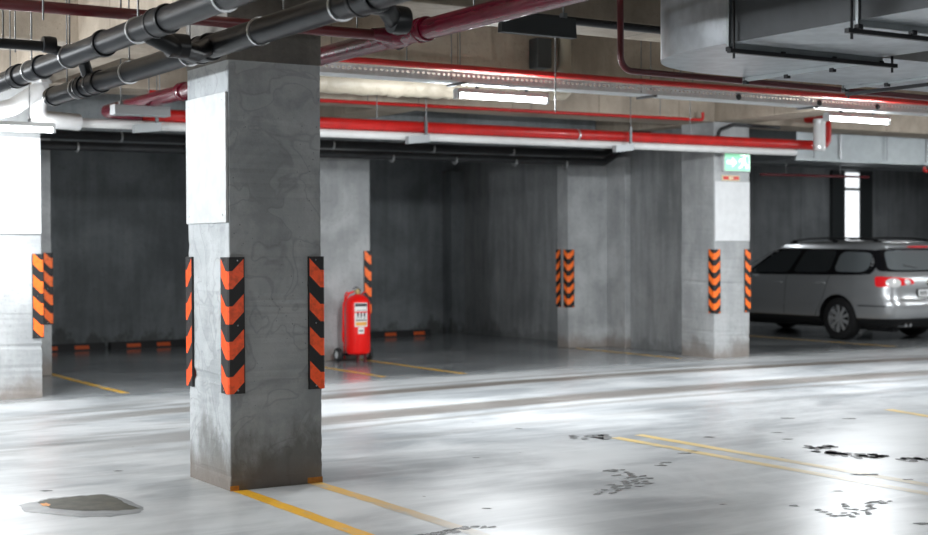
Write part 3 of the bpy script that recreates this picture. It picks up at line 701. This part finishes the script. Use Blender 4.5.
# second duct in the background right
t = thing('air_duct', (11.2, 7.2, 2.78), 'rectangular duct with seams in the background above the car', 'air duct'); o = (11.2, 7.2, 2.78)
b = MB(o); b.rbox(11.3, 21, 6.6, 7.6, 2.63, 3.25, .006); b.build('duct_body', M['galv_dull'], t)
for xx in (12.15, 14.0, 15.9):
    b = MB(o); b.box(xx - .012, xx + .012, 6.57, 7.6, 2.62, 3.28); b.build('duct_seam', M['clamp'], t)
b = MB(o); b.box(11.2, 21, 6.52, 6.6, 2.60, 2.645); b.build('support_angle', M['galv_dull'], t)
for xx in (11.6, 13.1, 15.0):
    b = MB(o); rod(b, xx, 6.56, 2.6); b.build('hanger_rod', M['rod'], t)
t = thing('ceiling_pipe', (10.18, 5.25, 2.6), 'short shiny vertical pipe beside the red bend', 'pipe')
b = MB((10.18, 5.25, 2.6)); b.tube([(10.2, 5.12, 2.62), (10.2, 5.12, 3.02)], .075, 20); b.build('pipe_body', M['foil_white'], t, smooth=True)
hose_clamp('pipe_clamp', t, (10.18, 5.25, 2.6), (10.2, 5.12, 2.98), 2, .076); hose_clamp('pipe_clamp', t, (10.18, 5.25, 2.6), (10.2, 5.12, 2.66), 2, .076)
pipe('thin dull red pipe high on the wall behind the car', [(11, 7.0, 2.42), (13.2, 7.0, 2.43)], .018, 'maroon_pipe', axis=0, rods=[11.5, 12.6], seg=10)
pipe('bright red pipe under the background duct at right', [(13.6, 6.3, 2.56), (13.6, 6.3, 2.5), (17, 6.3, 2.5)], .025, 'red_pipe', axis=0, bend=.03, seg=10)
pipe('pale pipe beside the red one under the background duct', [(14.1, 6.2, 2.62), (14.15, 6.2, 2.53), (17, 6.2, 2.53)], .03, 'foil', axis=0, bend=.03, seg=10)
pipe('grey conduit bending down on the exit sign pillar', [(8.95, 5.62, 2.72), (8.95, 5.62, 2.86), (9.2, 5.62, 2.94), (10.0, 5.62, 2.94)], .022, 'dark_pipe', bend=.08, seg=10, name='ceiling_pipe')

# ------------------------------------------------------------------ signs on the far pillar
t = thing('exit_sign', (9.03, 5.6, 2.35), 'lit green exit sign with arrow and running figure on the pillar', 'exit sign'); o = (9.03, 5.6, 2.35)
b = MB(o); b.rbox(9.02, 9.47, 5.60, 5.645, 2.35, 2.585, .008); b.build('sign_body', M['fixture'], t)
b = MB(o); b.box(9.035, 9.455, 5.594, 5.601, 2.362, 2.573); b.build('green_face', M['sign_green'], t)
b = MB(o)
def flat(pts, y=5.592): b.prism([(9.035 + u, 2.362 + w) for u, w in pts], (y - .002, y), axis=1)
flat([(.03, .085), (.12, .085), (.12, .045), (.19, .105), (.12, .168), (.12, .128), (.03, .128)])
b.build('arrow', M['sign_white'], t)
b = MB(o)
q = [(.325 + .02 * math.cos(a), .178 + .02 * math.sin(a)) for a in [PI * k / 5 for k in range(10)]]
flat(q)
flat([(.27, .155), (.335, .150), (.345, .10), (.385, .075), (.37, .03), (.35, .03), (.355, .062), (.30, .085), (.29, .05), (.235, .03), (.23, .045), (.272, .065), (.29, .125), (.262, .13), (.24, .105), (.228, .112), (.25, .145)])
b.build('running_figure', M['sign_white'], t)
b = MB(o); b.prism([(9.035 + u, 2.362 + w) for u, w in [(.39, .02), (.405, .02), (.405, .19), (.25, .19), (.25, .2), (.41, .2), (.41, .02)]], (5.59, 5.592), axis=1); b.build('door_outline', M['sign_white'], t)
t = thing('hydrant_sign', (9.03, 5.63, 2.22), 'small red sign with pale border below the exit sign', 'sign'); o = (9.03, 5.63, 2.22)
b = MB(o); b.rbox(9.02, 9.32, 5.635, 5.648, 2.235, 2.305, .003); b.build('sign_plate', M['cream'], t)
b = MB(o); b.box(9.035, 9.305, 5.631, 5.6345, 2.247, 2.293); b.build('red_field', M['red_sign'], t)
b = MB(o); b.box(9.13, 9.205, 5.628, 5.6305, 2.255, 2.285); b.build('centre_mark', M['cream'], t)

# ------------------------------------------------------------------ fire extinguisher on a trolley
ex, ey = 4.99, 7.80
t = thing('fire_extinguisher', (ex, ey, 0), 'large red wheeled fire extinguisher standing against the pillar', 'fire extinguisher'); o = (ex, ey, 0)
r = .152
prof = [(.05, .085), (.11, .09), (r - .01, .11), (r, .14), (r, .70), (r - .006, .74), (r - .03, .785), (.09, .815), (.045, .83), (.04, .835)]
b = MB(o); b.lathe(prof, (ex, ey, 0), seg=40); b.build('cylinder', M['ext_red'], t, smooth=True)
b = MB(o); b.lathe([(.03, .83), (.034, .84), (.034, .865), (.02, .872), (.02, .90)], (ex, ey, 0), seg=18); b.cyl((ex - .06, ey, .875), (ex + .03, ey, .875), .012, 10); b.build('valve', M['brass'], t, smooth=True)
b = MB(o); b.box(ex + .01, ex + .035, ey - .01, ey + .01, .86, .90); b.tube(bendpath([(ex + .02, ey, .90), (ex - .02, ey, .925), (ex - .07, ey, .905)], .01), .007, 8); b.build('valve_lever', M['black_metal'], t)
b = MB(o); b.tube(bendpath([(ex - .05, ey, .87), (ex - .10, ey + .04, .85), (ex - .15, ey + .09, .72), (ex - .16, ey + .09, .35), (ex - .14, ey + .12, .25)], .05), .013, 10); b.build('hose', M['ext_red'], t, smooth=True)
# frame behind
for sx in (-1, 1):
    b = MB(o); b.tube(bendpath([(ex + sx * .10, ey + .17, .03), (ex + sx * .10, ey + .19, .60), (ex + sx * .12, ey + .10, .84), (ex + sx * .12, ey + .04, .86)], .05), .011, 10); b.build('frame_tube', M['ext_red'], t, smooth=True)
b = MB(o); b.lathe([(r + .001, -.008), (r + .006, -.008), (r + .006, .008), (r + .001, .008)], (ex, ey, .62), seg=36); b.build('retaining_band', M['ext_red'], t, smooth=True)
# axle with two wheels, two front feet
b = MB(o); b.cyl((ex - .21, ey + .12, .085), (ex + .20, ey + .12, .085), .012, 10); b.box(ex - .11, ex + .11, ey + .02, ey + .14, .075, .1); b.build('axle', M['black_metal'], t)
for sx in (-1, 1):
    wx = ex + sx * .215
    b = MB(o); b.lathe([(.045, -.024), (.075, -.026), (.085, -.018), (.088, 0), (.085, .018), (.075, .026), (.045, .024), (.045, -.024)], (wx, ey + .12, .088), axis=0, seg=28); w = b.build('wheel', M['tyre'], t, smooth=True)
    b = MB(o); b.lathe([(.012, -.03), (.046, -.024), (.046, .024), (.012, .03)], (wx, ey + .12, .088), axis=0, seg=20); b.build('hub', M['fixture'], w, smooth=True)
for sx in (-1, 1):
    b = MB(o); b.box(ex + sx * .05 - .012, ex + sx * .05 + .012, ey - .10, ey - .076, .0, .12); b.box(ex + sx * .05 - .018, ex + sx * .05 + .018, ey - .115, ey - .06, 0, .012); b.build('foot', M['maroon_pipe'], t)
# wrapped paper label facing the lane
def wrap(a0, a1, z0, z1, m, name, dr, par, n=10):
    b = MB(o); vs = []
    for i in range(n + 1):
        a = a0 + (a1 - a0) * i / n
        for z in (z0, z1): vs.append((ex + (r + dr) * math.sin(a), ey - (r + dr) * math.cos(a), z))
    b.add(vs, [(2 * i, 2 * i + 2, 2 * i + 3, 2 * i + 1) for i in range(n)])
    return b.build(name, M[m], par, smooth=True)
c0 = -.25   # label centre angle, turned a little towards the camera
lb = wrap(c0 - .50, c0 + .62, .44, .735, 'white_label', 'label', .0012, t)
wrap(c0 - .46, c0 + .58, .69, .725, 'ink', 'label_header', .002, lb)
for k in range(3):
    wrap(c0 - .30 + k * .27, c0 - .16 + k * .27, .565, .625, 'ink', 'label_figure', .002, lb, 3)
for z_ in (.548, .640): wrap(c0 - .36, c0 + .49, z_, z_ + .006, 'ink', 'label_rule', .002, lb)
wrap(c0 - .40, c0 + .53, .455, .50, 'orange_label', 'label_band', .002, lb)
wrap(c0 - .40, c0 + .53, .515, .528, 'ink', 'label_rule', .002, lb)
tg = wrap(c0 - .22, c0 + .28, .355, .435, 'white_label', 'inspection_tag', .002, t)
wrap(c0 - .14, c0 + .2, .385, .40, 'ink', 'tag_line', .003, tg, 4)

# ------------------------------------------------------------------ wheel stops at the foot of the bay wall
def wheel_stop(x, y, label, w=1.1, refl=(.25, .8)):
    t = thing('wheel_stop', (x, y, 0), label, 'wheel stop'); b = MB((x, y, 0))
    b.prism([(y - .08, 0), (y + .07, 0), (y + .05, .09), (y - .045, .10)], (x, x + w), axis=0); b.build('stop_block', M['rubber'], t)
    for f in refl:
        b = MB((x, y, 0)); xx = x + w * f
        b.add([(xx - .10, y - .076, .02), (xx + .10, y - .076, .02), (xx + .10, y - .058, .07), (xx - .10, y - .058, .07)], [(0, 1, 2, 3)]); b.build('reflector', M['orange_ref'], t)
wheel_stop(1.97, 11.75, 'black wheel stop with orange reflectors, leftmost in the dark left bay', 1.1, (.3, .7))
wheel_stop(3.15, 11.75, 'black wheel stop with orange reflectors beside the nearest pillar view', 1.1, (.3, .7))
wheel_stop(7.27, 11.75, 'black wheel stop with orange reflectors right of the fire extinguisher', 1.1, (.33, .8))

# ------------------------------------------------------------------ the estate car (x runs from the tail forward, y across, z up)
CX, CY = 13.69, 6.22
car = thing('estate_car', (CX, CY, 0), 'silver estate car parked nose first beside the pillar', 'car')
W = lambda x, y, z: (CX + y, CY + x, z)
LV = [  # z, tail x, nose x, half width
    (.20, .30, 4.40, .76), (.235, .16, 4.60, .83), (.30, .07, 4.70, .875), (.34, .04, 4.73, .893), (.42, .015, 4.76, .903), (.50, .0, 4.77, .908), (.56, .0, 4.77, .910), (.60, .03, 4.76, .910), (.68, .055, 4.72, .910),
    (.76, .06, 4.62, .908), (.82, .065, 4.42, .905), (.88, .075, 4.10, .898), (.93, .085, 3.80, .888), (.97, .10, 3.55, .876), (1.00, .12, 3.42, .864), (1.04, .15, 3.32, .846), (1.10, .185, 3.18, .822),
    (1.18, .235, 3.0, .790), (1.26, .285, 2.82, .757), (1.33, .33, 2.66, .726), (1.355, .335, 2.58, .712), (1.375, .285, 2.52, .700), (1.40, .27, 2.45, .680), (1.425, .30, 2.38, .652), (1.45, .38, 2.28, .605), (1.468, .50, 2.16, .535), (1.482, .70, 2.0, .43), (1.49, 1.0, 1.75, .25)]
def lev(z):
    if z <= LV[0][0]: return LV[0][1:]
    for p, q in zip(LV, LV[1:]):
        if z <= q[0]:
            t = (z - p[0]) / (q[0] - p[0]); return tuple(a + (c - a) * t for a, c in zip(p[1:], q[1:]))
    return LV[-1][1:]
def sup(z, xc=2.3):
    xr, xf, hb = lev(z); return xr, xf, hb, xc if xr < xc < xf else (xr + xf) / 2
def hw(x, z):
    xr, xf, hb, xc = sup(z)
    if x < xc: n = 8; q = (xc - x) / (xc - xr)
    else: n = 4.5; q = (x - xc) / (xf - xc)
    q = min(abs(q), .9999)
    return hb * (1 - q ** n) ** (1 / n)
def outline(z, N=40):
    xr, xf, hb, xc = sup(z); pts = []
    for i in range(4 * N):
        a = 2 * PI * i / (4 * N); c, s_ = math.cos(a), math.sin(a)
        n = 8 if c < 0 else 4.5; e = 2 / n
        L = (xc - xr) if c < 0 else (xf - xc)
        pts.append((xc + math.copysign(abs(c) ** e, c) * L, math.copysign(abs(s_) ** e, s_) * hb, z))
    return pts
zs = sorted(set([p[0] for p in LV]))
rows = [outline(z) for z in zs]; NN = len(rows[0])
b = MB((CX, CY, 0))
vs = [W(*p) for rw in rows for p in rw]
for j in range(len(rows) - 1):
    pass
b.cur = 0
b.v = vs
for j in range(len(rows) - 1):
    for i in range(NN):
        b.f.append([j * NN + i, j * NN + (i + 1) % NN, (j + 1) * NN + (i + 1) % NN, (j + 1) * NN + i])
        b.mi.append(1 if zs[j + 1] <= .345 else 0)
b.f.append(list(range(NN))[::-1]); b.mi.append(1)
b.f.append([(len(rows) - 1) * NN + i for i in range(NN)]); b.mi.append(0)
body = b.build('body', [M['car'], M['car_black']], car, smooth=True)
cut = MB((CX, CY, 0))
for xw in (1.02, 3.73):
    for sy in (-1, 1): cut.cyl(W(xw, sy * .60, .315), W(xw, sy * 1.1, .315), .365, 40)
co = cut.build('arch_cutter', [M['car_black'], M['car_black']], car)
md = body.modifiers.new('arches', 'BOOLEAN'); md.object = co; md.operation = 'DIFFERENCE'; md.solver = 'EXACT'
bpy.context.view_layer.update()
dg = bpy.context.evaluated_depsgraph_get()
me2 = bpy.data.meshes.new_from_object(body.evaluated_get(dg))
body.modifiers.clear(); body.data = me2
for p in me2.polygons:
    c = p.center
    for xw in (1.02, 3.73):
        # walls of the arches are black
        if abs(math.hypot(c.y - xw, c.z - .315) - .365) < .012 and abs(c.x) < .905 and abs(p.normal.x) < .6: p.material_index = 1
        if math.hypot(c.y - xw, c.z - .315) < .36 and abs(abs(c.x) - .60) < .02: p.material_index = 1
bpy.data.objects.remove(co)
def side_patch(cs, m, name, par, off=.004, k=.05, sy=-1, nu=16, nv=8):
    # cs: (x,z) rear-bottom, front-bottom, front-top, rear-top, bilinear with softly rounded corners
    b = MB((CX, CY, 0)); vs = []
    for i in range(nu + 1):
        for j in range(nv + 1):
            u, v = 2 * i / nu - 1, 2 * j / nv - 1
            u2, v2 = u * (1 - k * v ** 8), v * (1 - k * 2 * u ** 8)
            s_, t = (u2 + 1) / 2, (v2 + 1) / 2
            x = (cs[0][0] * (1 - s_) + cs[1][0] * s_) * (1 - t) + (cs[3][0] * (1 - s_) + cs[2][0] * s_) * t
            z = (cs[0][1] * (1 - s_) + cs[1][1] * s_) * (1 - t) + (cs[3][1] * (1 - s_) + cs[2][1] * s_) * t
            vs.append(W(x, sy * (hw(x, z) + off), z))
    b.add(vs, [(i * (nv + 1) + j, (i + 1) * (nv + 1) + j, (i + 1) * (nv + 1) + j + 1, i * (nv + 1) + j + 1) for i in range(nu) for j in range(nv)])
    return b.build(name, M[m], par, smooth=True)
for sy in (-1, 1):
    side_patch([(.40, .975), (3.05, .955), (2.42, 1.375), (.38, 1.345)], 'gloss_black', 'window_surround', car, .003, .03, sy)
    side_patch([(.50, 1.02), (1.13, 1.015), (1.08, 1.325), (.49, 1.30)], 'glass_light', 'quarter_window', car, .006, .1, sy)
    side_patch([(1.22, 1.01), (1.96, 1.0), (1.80, 1.345), (1.17, 1.335)], 'glass', 'rear_door_window', car, .006, .05, sy)
    side_patch([(2.06, .995), (2.93, .99), (2.36, 1.335), (1.89, 1.345)], 'glass', 'front_door_window', car, .006, .05, sy)
    for (xa_, za, xb_, zb_) in ((1.30, .62, 1.18, .97), (1.47, .34, 1.30, .62), (2.12, .33, 2.06, .97), (3.18, .33, 3.14, .90)):
        side_patch([(xa_, za), (xa_ + .009, za), (xb_ + .009, zb_), (xb_, zb_)], 'seam', 'door_gap', car, .0015, 0, sy, 1, 10)
    side_patch([(1.42, .515), (3.3, .50), (3.3, .535), (1.42, .55)], 'car', 'side_moulding', car, .013, .1, sy, 20, 3)
    side_patch([(.10, .515), (.62, .515), (.62, .53), (.10, .53)], 'seam', 'bumper_gap', car, .0015, 0, sy, 10, 1)
    for hx in (1.36, 2.24):
        b = MB((CX, CY, 0)); y = sy * (hw(hx, .84) + .018); b.tube(bendpath([W(hx - .09, y - sy * .02, .84), W(hx - .07, y, .845), W(hx + .07, y, .84), W(hx + .09, y - sy * .02, .835)], .015), .011, 10)
        b.build('door_handle', M['car'], car, smooth=True)
    # roof rail
    b = MB((CX, CY, 0)); yr = sy * .60
    b.tube([W(x, sy * (hw(x, 1.44) - .035), z) for x, z in ((.50, 1.455), (.60, 1.492), (.85, 1.515), (1.4, 1.525), (1.9, 1.515), (2.15, 1.49), (2.28, 1.45))], .014, 10)
    for x in (.58, 1.35, 2.18): b.box(CX + sy * (hw(x, 1.44) - .035) - .012, CX + sy * (hw(x, 1.44) - .035) + .012, CY + x - .04, CY + x + .04, 1.43, 1.50)
    b.build('roof_rail', M['car_black'], car, smooth=True)
    # mirror
    b = MB((CX, CY, 0)); y0_ = sy * hw(2.95, .98)
    b.rbox(min(CX + y0_, CX + y0_ + sy * .19), max(CX + y0_, CX + y0_ + sy * .19), CY + 2.86, CY + 3.0, .97, 1.10, .03, 3); b.build('door_mirror', M['car'], car, smooth=True)
# rear face helpers: distance s along the tail outline, measured from the centre line
def arc_table(z):
    xr, xf, hb, xc = sup(z); pts = [(xr, 0.0)]; 
    for i in range(1, 400):
        f = i / 400 * (PI / 2); pts.append((xc - (xc - xr) * math.cos(f) ** .25, hb * math.sin(f) ** .25))
    # the first step is a long straight one: fill it
    d = [0]; 
    for p, q in zip(pts, pts[1:]): d.append(d[-1] + math.hypot(q[0] - p[0], q[1] - p[1]))
    return pts, d
_tab = {}
def SP(s, z, sy=-1, off=.004):
    kz = round(z, 3)
    if kz not in _tab: _tab[kz] = arc_table(z)
    pts, d = _tab[kz]
    for i in range(len(d) - 1):
        if s <= d[i + 1]:
            t = (s - d[i]) / max(1e-9, d[i + 1] - d[i]); p, q = pts[i], pts[i + 1]
            x = p[0] + (q[0] - p[0]) * t; y = p[1] + (q[1] - p[1]) * t
            tx, ty = q[0] - p[0], q[1] - p[1]; L = math.hypot(tx, ty) or 1
            return W(x - ty / L * off, sy * (y + tx / L * off), z)
    return W(*pts[-1], z)
def tail_patch(cs, m, name, par, off=.004, k=.04, sy=-1, nu=20, nv=6, p8=8):
    b = MB((CX, CY, 0)); vs = []
    for i in range(nu + 1):
        for j in range(nv + 1):
            u, v = 2 * i / nu - 1, 2 * j / nv - 1
            u2, v2 = u * (1 - k * v ** p8), v * (1 - k * 2 * u ** p8); s_, t = (u2 + 1) / 2, (v2 + 1) / 2
            a = (cs[0][0] * (1 - s_) + cs[1][0] * s_) * (1 - t) + (cs[3][0] * (1 - s_) + cs[2][0] * s_) * t
            z = (cs[0][1] * (1 - s_) + cs[1][1] * s_) * (1 - t) + (cs[3][1] * (1 - s_) + cs[2][1] * s_) * t
            vs.append(SP(abs(a), z, sy if a >= 0 else -sy, off))
    b.add(vs, [(i * (nv + 1) + j, (i + 1) * (nv + 1) + j, (i + 1) * (nv + 1) + j + 1, i * (nv + 1) + j + 1) for i in range(nu) for j in range(nv)])
    return b.build(name, M[m], par, smooth=True)
def tail_disc(s, z, rs, rz, m, name, par, off, sy):
    b = MB((CX, CY, 0)); n = 24
    vs = [SP(s, z, sy, off + .006)] + [SP(s + rs * q * math.cos(2 * PI * i / n), z + rz * q * math.sin(2 * PI * i / n), sy, off + (.004 if q < 1 else 0)) for q in (.5, 1) for i in range(n)]
    b.add(vs, [(0, 1 + i, 1 + (i + 1) % n) for i in range(n)] + [(1 + i, 1 + n + i, 1 + n + (i + 1) % n, 1 + (i + 1) % n) for i in range(n)])
    return b.build(name, M[m], par, smooth=True)
for sy in (-1, 1):
    L_ = tail_patch([(.30, .845), (.99, .795), (.97, .965), (.38, .925)], 'lamp_red', 'tail_lamp', car, .010, .07, sy)
    tail_disc(.71, .865, .115, .068, 'lamp_white', 'reversing_lens', L_, .013, sy)
    tail_disc(.47, .872, .065, .042, 'lamp_white', 'indicator_lens', L_, .013, sy)
tail_patch([(-.90, 1.02), (.90, 1.02), (.78, 1.355), (-.78, 1.355)], 'gloss_black', 'rear_screen_surround', car, .003, .05, -1, 40, 8)
rsn = tail_patch([(-.72, 1.045), (.72, 1.045), (.62, 1.335), (-.62, 1.335)], 'glass_light', 'rear_window', car, .007, .05, -1, 40, 8)
tail_patch([(-.24, 1.372), (.24, 1.372), (.24, 1.398), (-.24, 1.398)], 'lamp_red', 'high_brake_lamp', car, .006, .1, -1, 12, 2)
b = MB((CX, CY, 0)); b.tube([W(.16, 0, 1.03), W(.17, -.2, 1.08), W(.19, -.42, 1.12)], .008, 8); b.build('rear_wiper', M['car_black'], car)
tail_patch([(-.66, .615), (.66, .615), (.66, .625), (-.66, .625)], 'seam', 'tailgate_gap', car, .002, 0, -1, 30, 1)
tail_patch([(-.30, .64), (.30, .64), (.30, .78), (-.30, .78)], 'car_black', 'plate_recess', car, .004, .05, -1, 12, 3)
pl_ = tail_patch([(-.26, .655), (.26, .655), (.26, .765), (-.26, .765)], 'plate', 'number_plate', car, .010, .02, -1, 12, 3)
for k, a in enumerate((-.2, -.15, -.10, .0, .05, .13, .18)): tail_patch([(a - .014, .68), (a + .014, .68), (a + .014, .74), (a - .014, .74)], 'ink', 'plate_mark', pl_, .0125, .1, 1, 2, 2)
tail_disc(0.001, .86, .05, .05, 'chrome', 'badge', car, .006, -1)
tail_patch([(-.95, .225), (.95, .225), (.95, .335), (-.95, .335)], 'car_black', 'lower_bumper', car, .012, .05, -1, 40, 3)
for y in (-.52, -.42):
    b = MB((CX, CY, 0)); b.cyl(W(.05, y, .245), W(.3, y, .245), .028, 16); b.build('exhaust_tip', M['chrome'], car, smooth=True)
b = MB((CX, CY, 0)); b.box(CX - .70, CX + .70, CY + .35, CY + 4.2, .17, .25); b.cyl(W(.3, -.45, .22), W(.8, -.45, .22), .09, 16); b.build('underbody', M['car_black'], car)
b = MB((CX, CY, 0))
for (x0_, z0_), (x1_, z1_) in (((3.36, 1.01), (2.52, 1.40)),):
    vs = []
    for i in range(11):
        for j in range(7):
            z = z0_ + (z1_ - z0_) * j / 6; xr, xf, hb, xc = sup(z); y = (i / 5 - 1) * hb * .86
            vs.append(W(xc + (xf - xc) * (1 - abs(y / hb) ** 4.5) ** (1 / 4.5) + .006, y, z + .004))
    b.add(vs, [(i * 7 + j, (i + 1) * 7 + j, (i + 1) * 7 + j + 1, i * 7 + j + 1) for i in range(10) for j in range(6)])
b.build('windscreen', M['glass'], car, smooth=True)
for sy in (-1, 1):
    b = MB((CX, CY, 0)); b.rbox(min(CX + sy * .5, CX + sy * .82), max(CX + sy * .5, CX + sy * .82), CY + 4.50, CY + 4.66, .60, .74, .03, 3); b.build('headlamp', M['lamp_white'], car, smooth=True)
b = MB((CX, CY, 0)); b.rbox(CX - .45, CX + .45, CY + 4.70, CY + 4.785, .36, .62, .02, 2); b.build('grille', M['car_black'], car)
def wheel(x, sy):
    o = (CX, CY, 0); yc = sy * .775; c = W(x, yc, .318)
    b = MB(o); b.lathe([(.205, -.10), (.27, -.108), (.305, -.095), (.318, -.06), (.318, .06), (.305, .095), (.27, .108), (.205, .10)], c, axis=0, seg=44, caps=False); t = b.build('wheel', M['tyre'], car, smooth=True)
    b = MB(o); f = sy * .092
    b.lathe([(.208, -.09), (.208, .09), (.195, .09), (.19, .05), (.17, 0), (.17, -.08)], c, axis=0, seg=40, caps=False)
    b.lathe([(.055, f - .02), (.055, f - .004), (.03, f)], c, axis=0, seg=20)
    for k in range(9):
        a = 2 * PI * k / 9
        for d_ in (0,):
            u = Vector((0, math.cos(a), math.sin(a))); n_ = Vector((0, -math.sin(a), math.cos(a))); cc = Vector(c)
            p0 = cc + u * .04 + Vector((f - sy * .008, 0, 0)); p1_ = cc + u * .205 + Vector((f - sy * .014, 0, 0)); q = Vector((sy * .02, 0, 0))
            b.add([p0 - n_ * .018, p0 + n_ * .018, p1_ + n_ * .030, p1_ - n_ * .030, p0 - n_ * .018 - q, p0 + n_ * .018 - q, p1_ + n_ * .03 - q, p1_ - n_ * .03 - q], [(0, 1, 2, 3), (4, 7, 6, 5), (0, 4, 5, 1), (1, 5, 6, 2), (2, 6, 7, 3), (3, 7, 4, 0)])
    b.build('rim', M['alloy'], t, smooth=True)
    b = MB(o); b.lathe([(.19, f - .06 * sy - .005), (.19, f - .06 * sy + .005)], c, axis=0, seg=30); b.build('brake_shield', M['car_black'], t)
for x in (1.02, 3.73):
    for sy in (-1, 1): wheel(x, sy)

# ------------------------------------------------------------------ light
w = bpy.data.worlds.new('world'); bpy.context.scene.world = w; w.use_nodes = True
w.node_tree.nodes['Background'].inputs[0].default_value = (.75, .85, 1, 1); w.node_tree.nodes['Background'].inputs[1].default_value = .03
def area(name, loc, sx, sy, power, col=(.93, .97, 1.0), rot=(0, 0, 0)):
    l = bpy.data.lights.new(name, 'AREA'); l.shape = 'RECTANGLE'; l.size = sx; l.size_y = sy; l.energy = power; l.color = col
    o = bpy.data.objects.new(name, l); C.objects.link(o); o.location = loc; o.rotation_euler = rot; return o
# unseen point lights: lamp rows continued, and fills added to brighten the near pillar
def point(loc, power, rad=.12, col=(.93, .97, 1.0)):
    l = bpy.data.lights.new('unseen_light', 'POINT'); l.energy = power; l.color = col; l.shadow_soft_size = rad
    o = bpy.data.objects.new('unseen_light', l); C.objects.link(o); o.location = loc
for x, y, z, p in ((-4.4, .2, 2.2, 900), (-4.6, 3.2, 2.65, 400), (-9.5, 2.6, 2.65, 250), (-2.3, 4.6, 2.5, 50), (13.2, 2.55, 2.65, 240), (12.6, -2.5, 2.3, 40), (17.5, 2.6, 2.65, 150), (2.5, -9.0, 2.3, 260)): point((x, y, z), p)
# the light of the fitted battens: below each tube, and a little upwards and sideways
for x, y, z, p in ((3.63, 2.55, 2.686, 180), (8.06, 2.55, 2.686, 175), (-.2, 4.85, 2.441, 80)):
    area('batten_light', (x, y, z), .9, .05, p)
    area('batten_light', (x, y - .045, z + .03), .9, .04, p * .22, rot=(R(-90), 0, 0))
    area('batten_light', (x, y + .045, z + .03), .9, .04, p * .28, rot=(R(90), 0, 0))
for x, p in ((3.2, 7), (7.2, 5), (13, 15), (18, 15)): area('bay_fill', (x, 10.3, 3.4), 1.2, .15, p)  # weak unseen fills added to lift the dark bays

# ------------------------------------------------------------------ camera
cd = bpy.data.cameras.new('camera'); cam = bpy.data.objects.new('camera', cd); C.objects.link(cam)
F = 1419.28; yaw, pitch, roll = R(57.743), R(.8886), R(-.2372)
fw = Vector((math.cos(yaw) * math.cos(pitch), math.sin(yaw) * math.cos(pitch), -math.sin(pitch)))
rt = Vector((math.sin(yaw), -math.cos(yaw), 0)); up = rt.cross(fw)
r2 = rt * math.cos(roll) + up * math.sin(roll); u2 = up * math.cos(roll) - rt * math.sin(roll)
Mx = Matrix((r2, u2, -fw)).transposed().to_4x4(); Mx.translation = Vector((-3.258, -7.732, 1.4327)); cam.matrix_world = Mx
cd.sensor_width = 36; cd.lens = F / 928 * 36; cd.clip_start = .05; cd.clip_end = 200
cd.dof.use_dof = True; cd.dof.focus_distance = 8.4; cd.dof.aperture_fstop = 2.2
sc = bpy.context.scene; sc.camera = cam
sc.view_settings.view_transform = 'Standard'; sc.view_settings.look = 'None'; sc.view_settings.exposure = 0; sc.view_settings.gamma = 1
sc.cycles.max_bounces = 6; sc.cycles.sample_clamp_indirect = 2; sc.cycles.caustics_reflective = False; sc.cycles.caustics_refractive = False
sc.cycles.use_denoising = True; sc.cycles.denoiser = 'OPENIMAGEDENOISE'; sc.cycles.denoising_prefilter = 'ACCURATE'; sc.cycles.use_adaptive_sampling = False
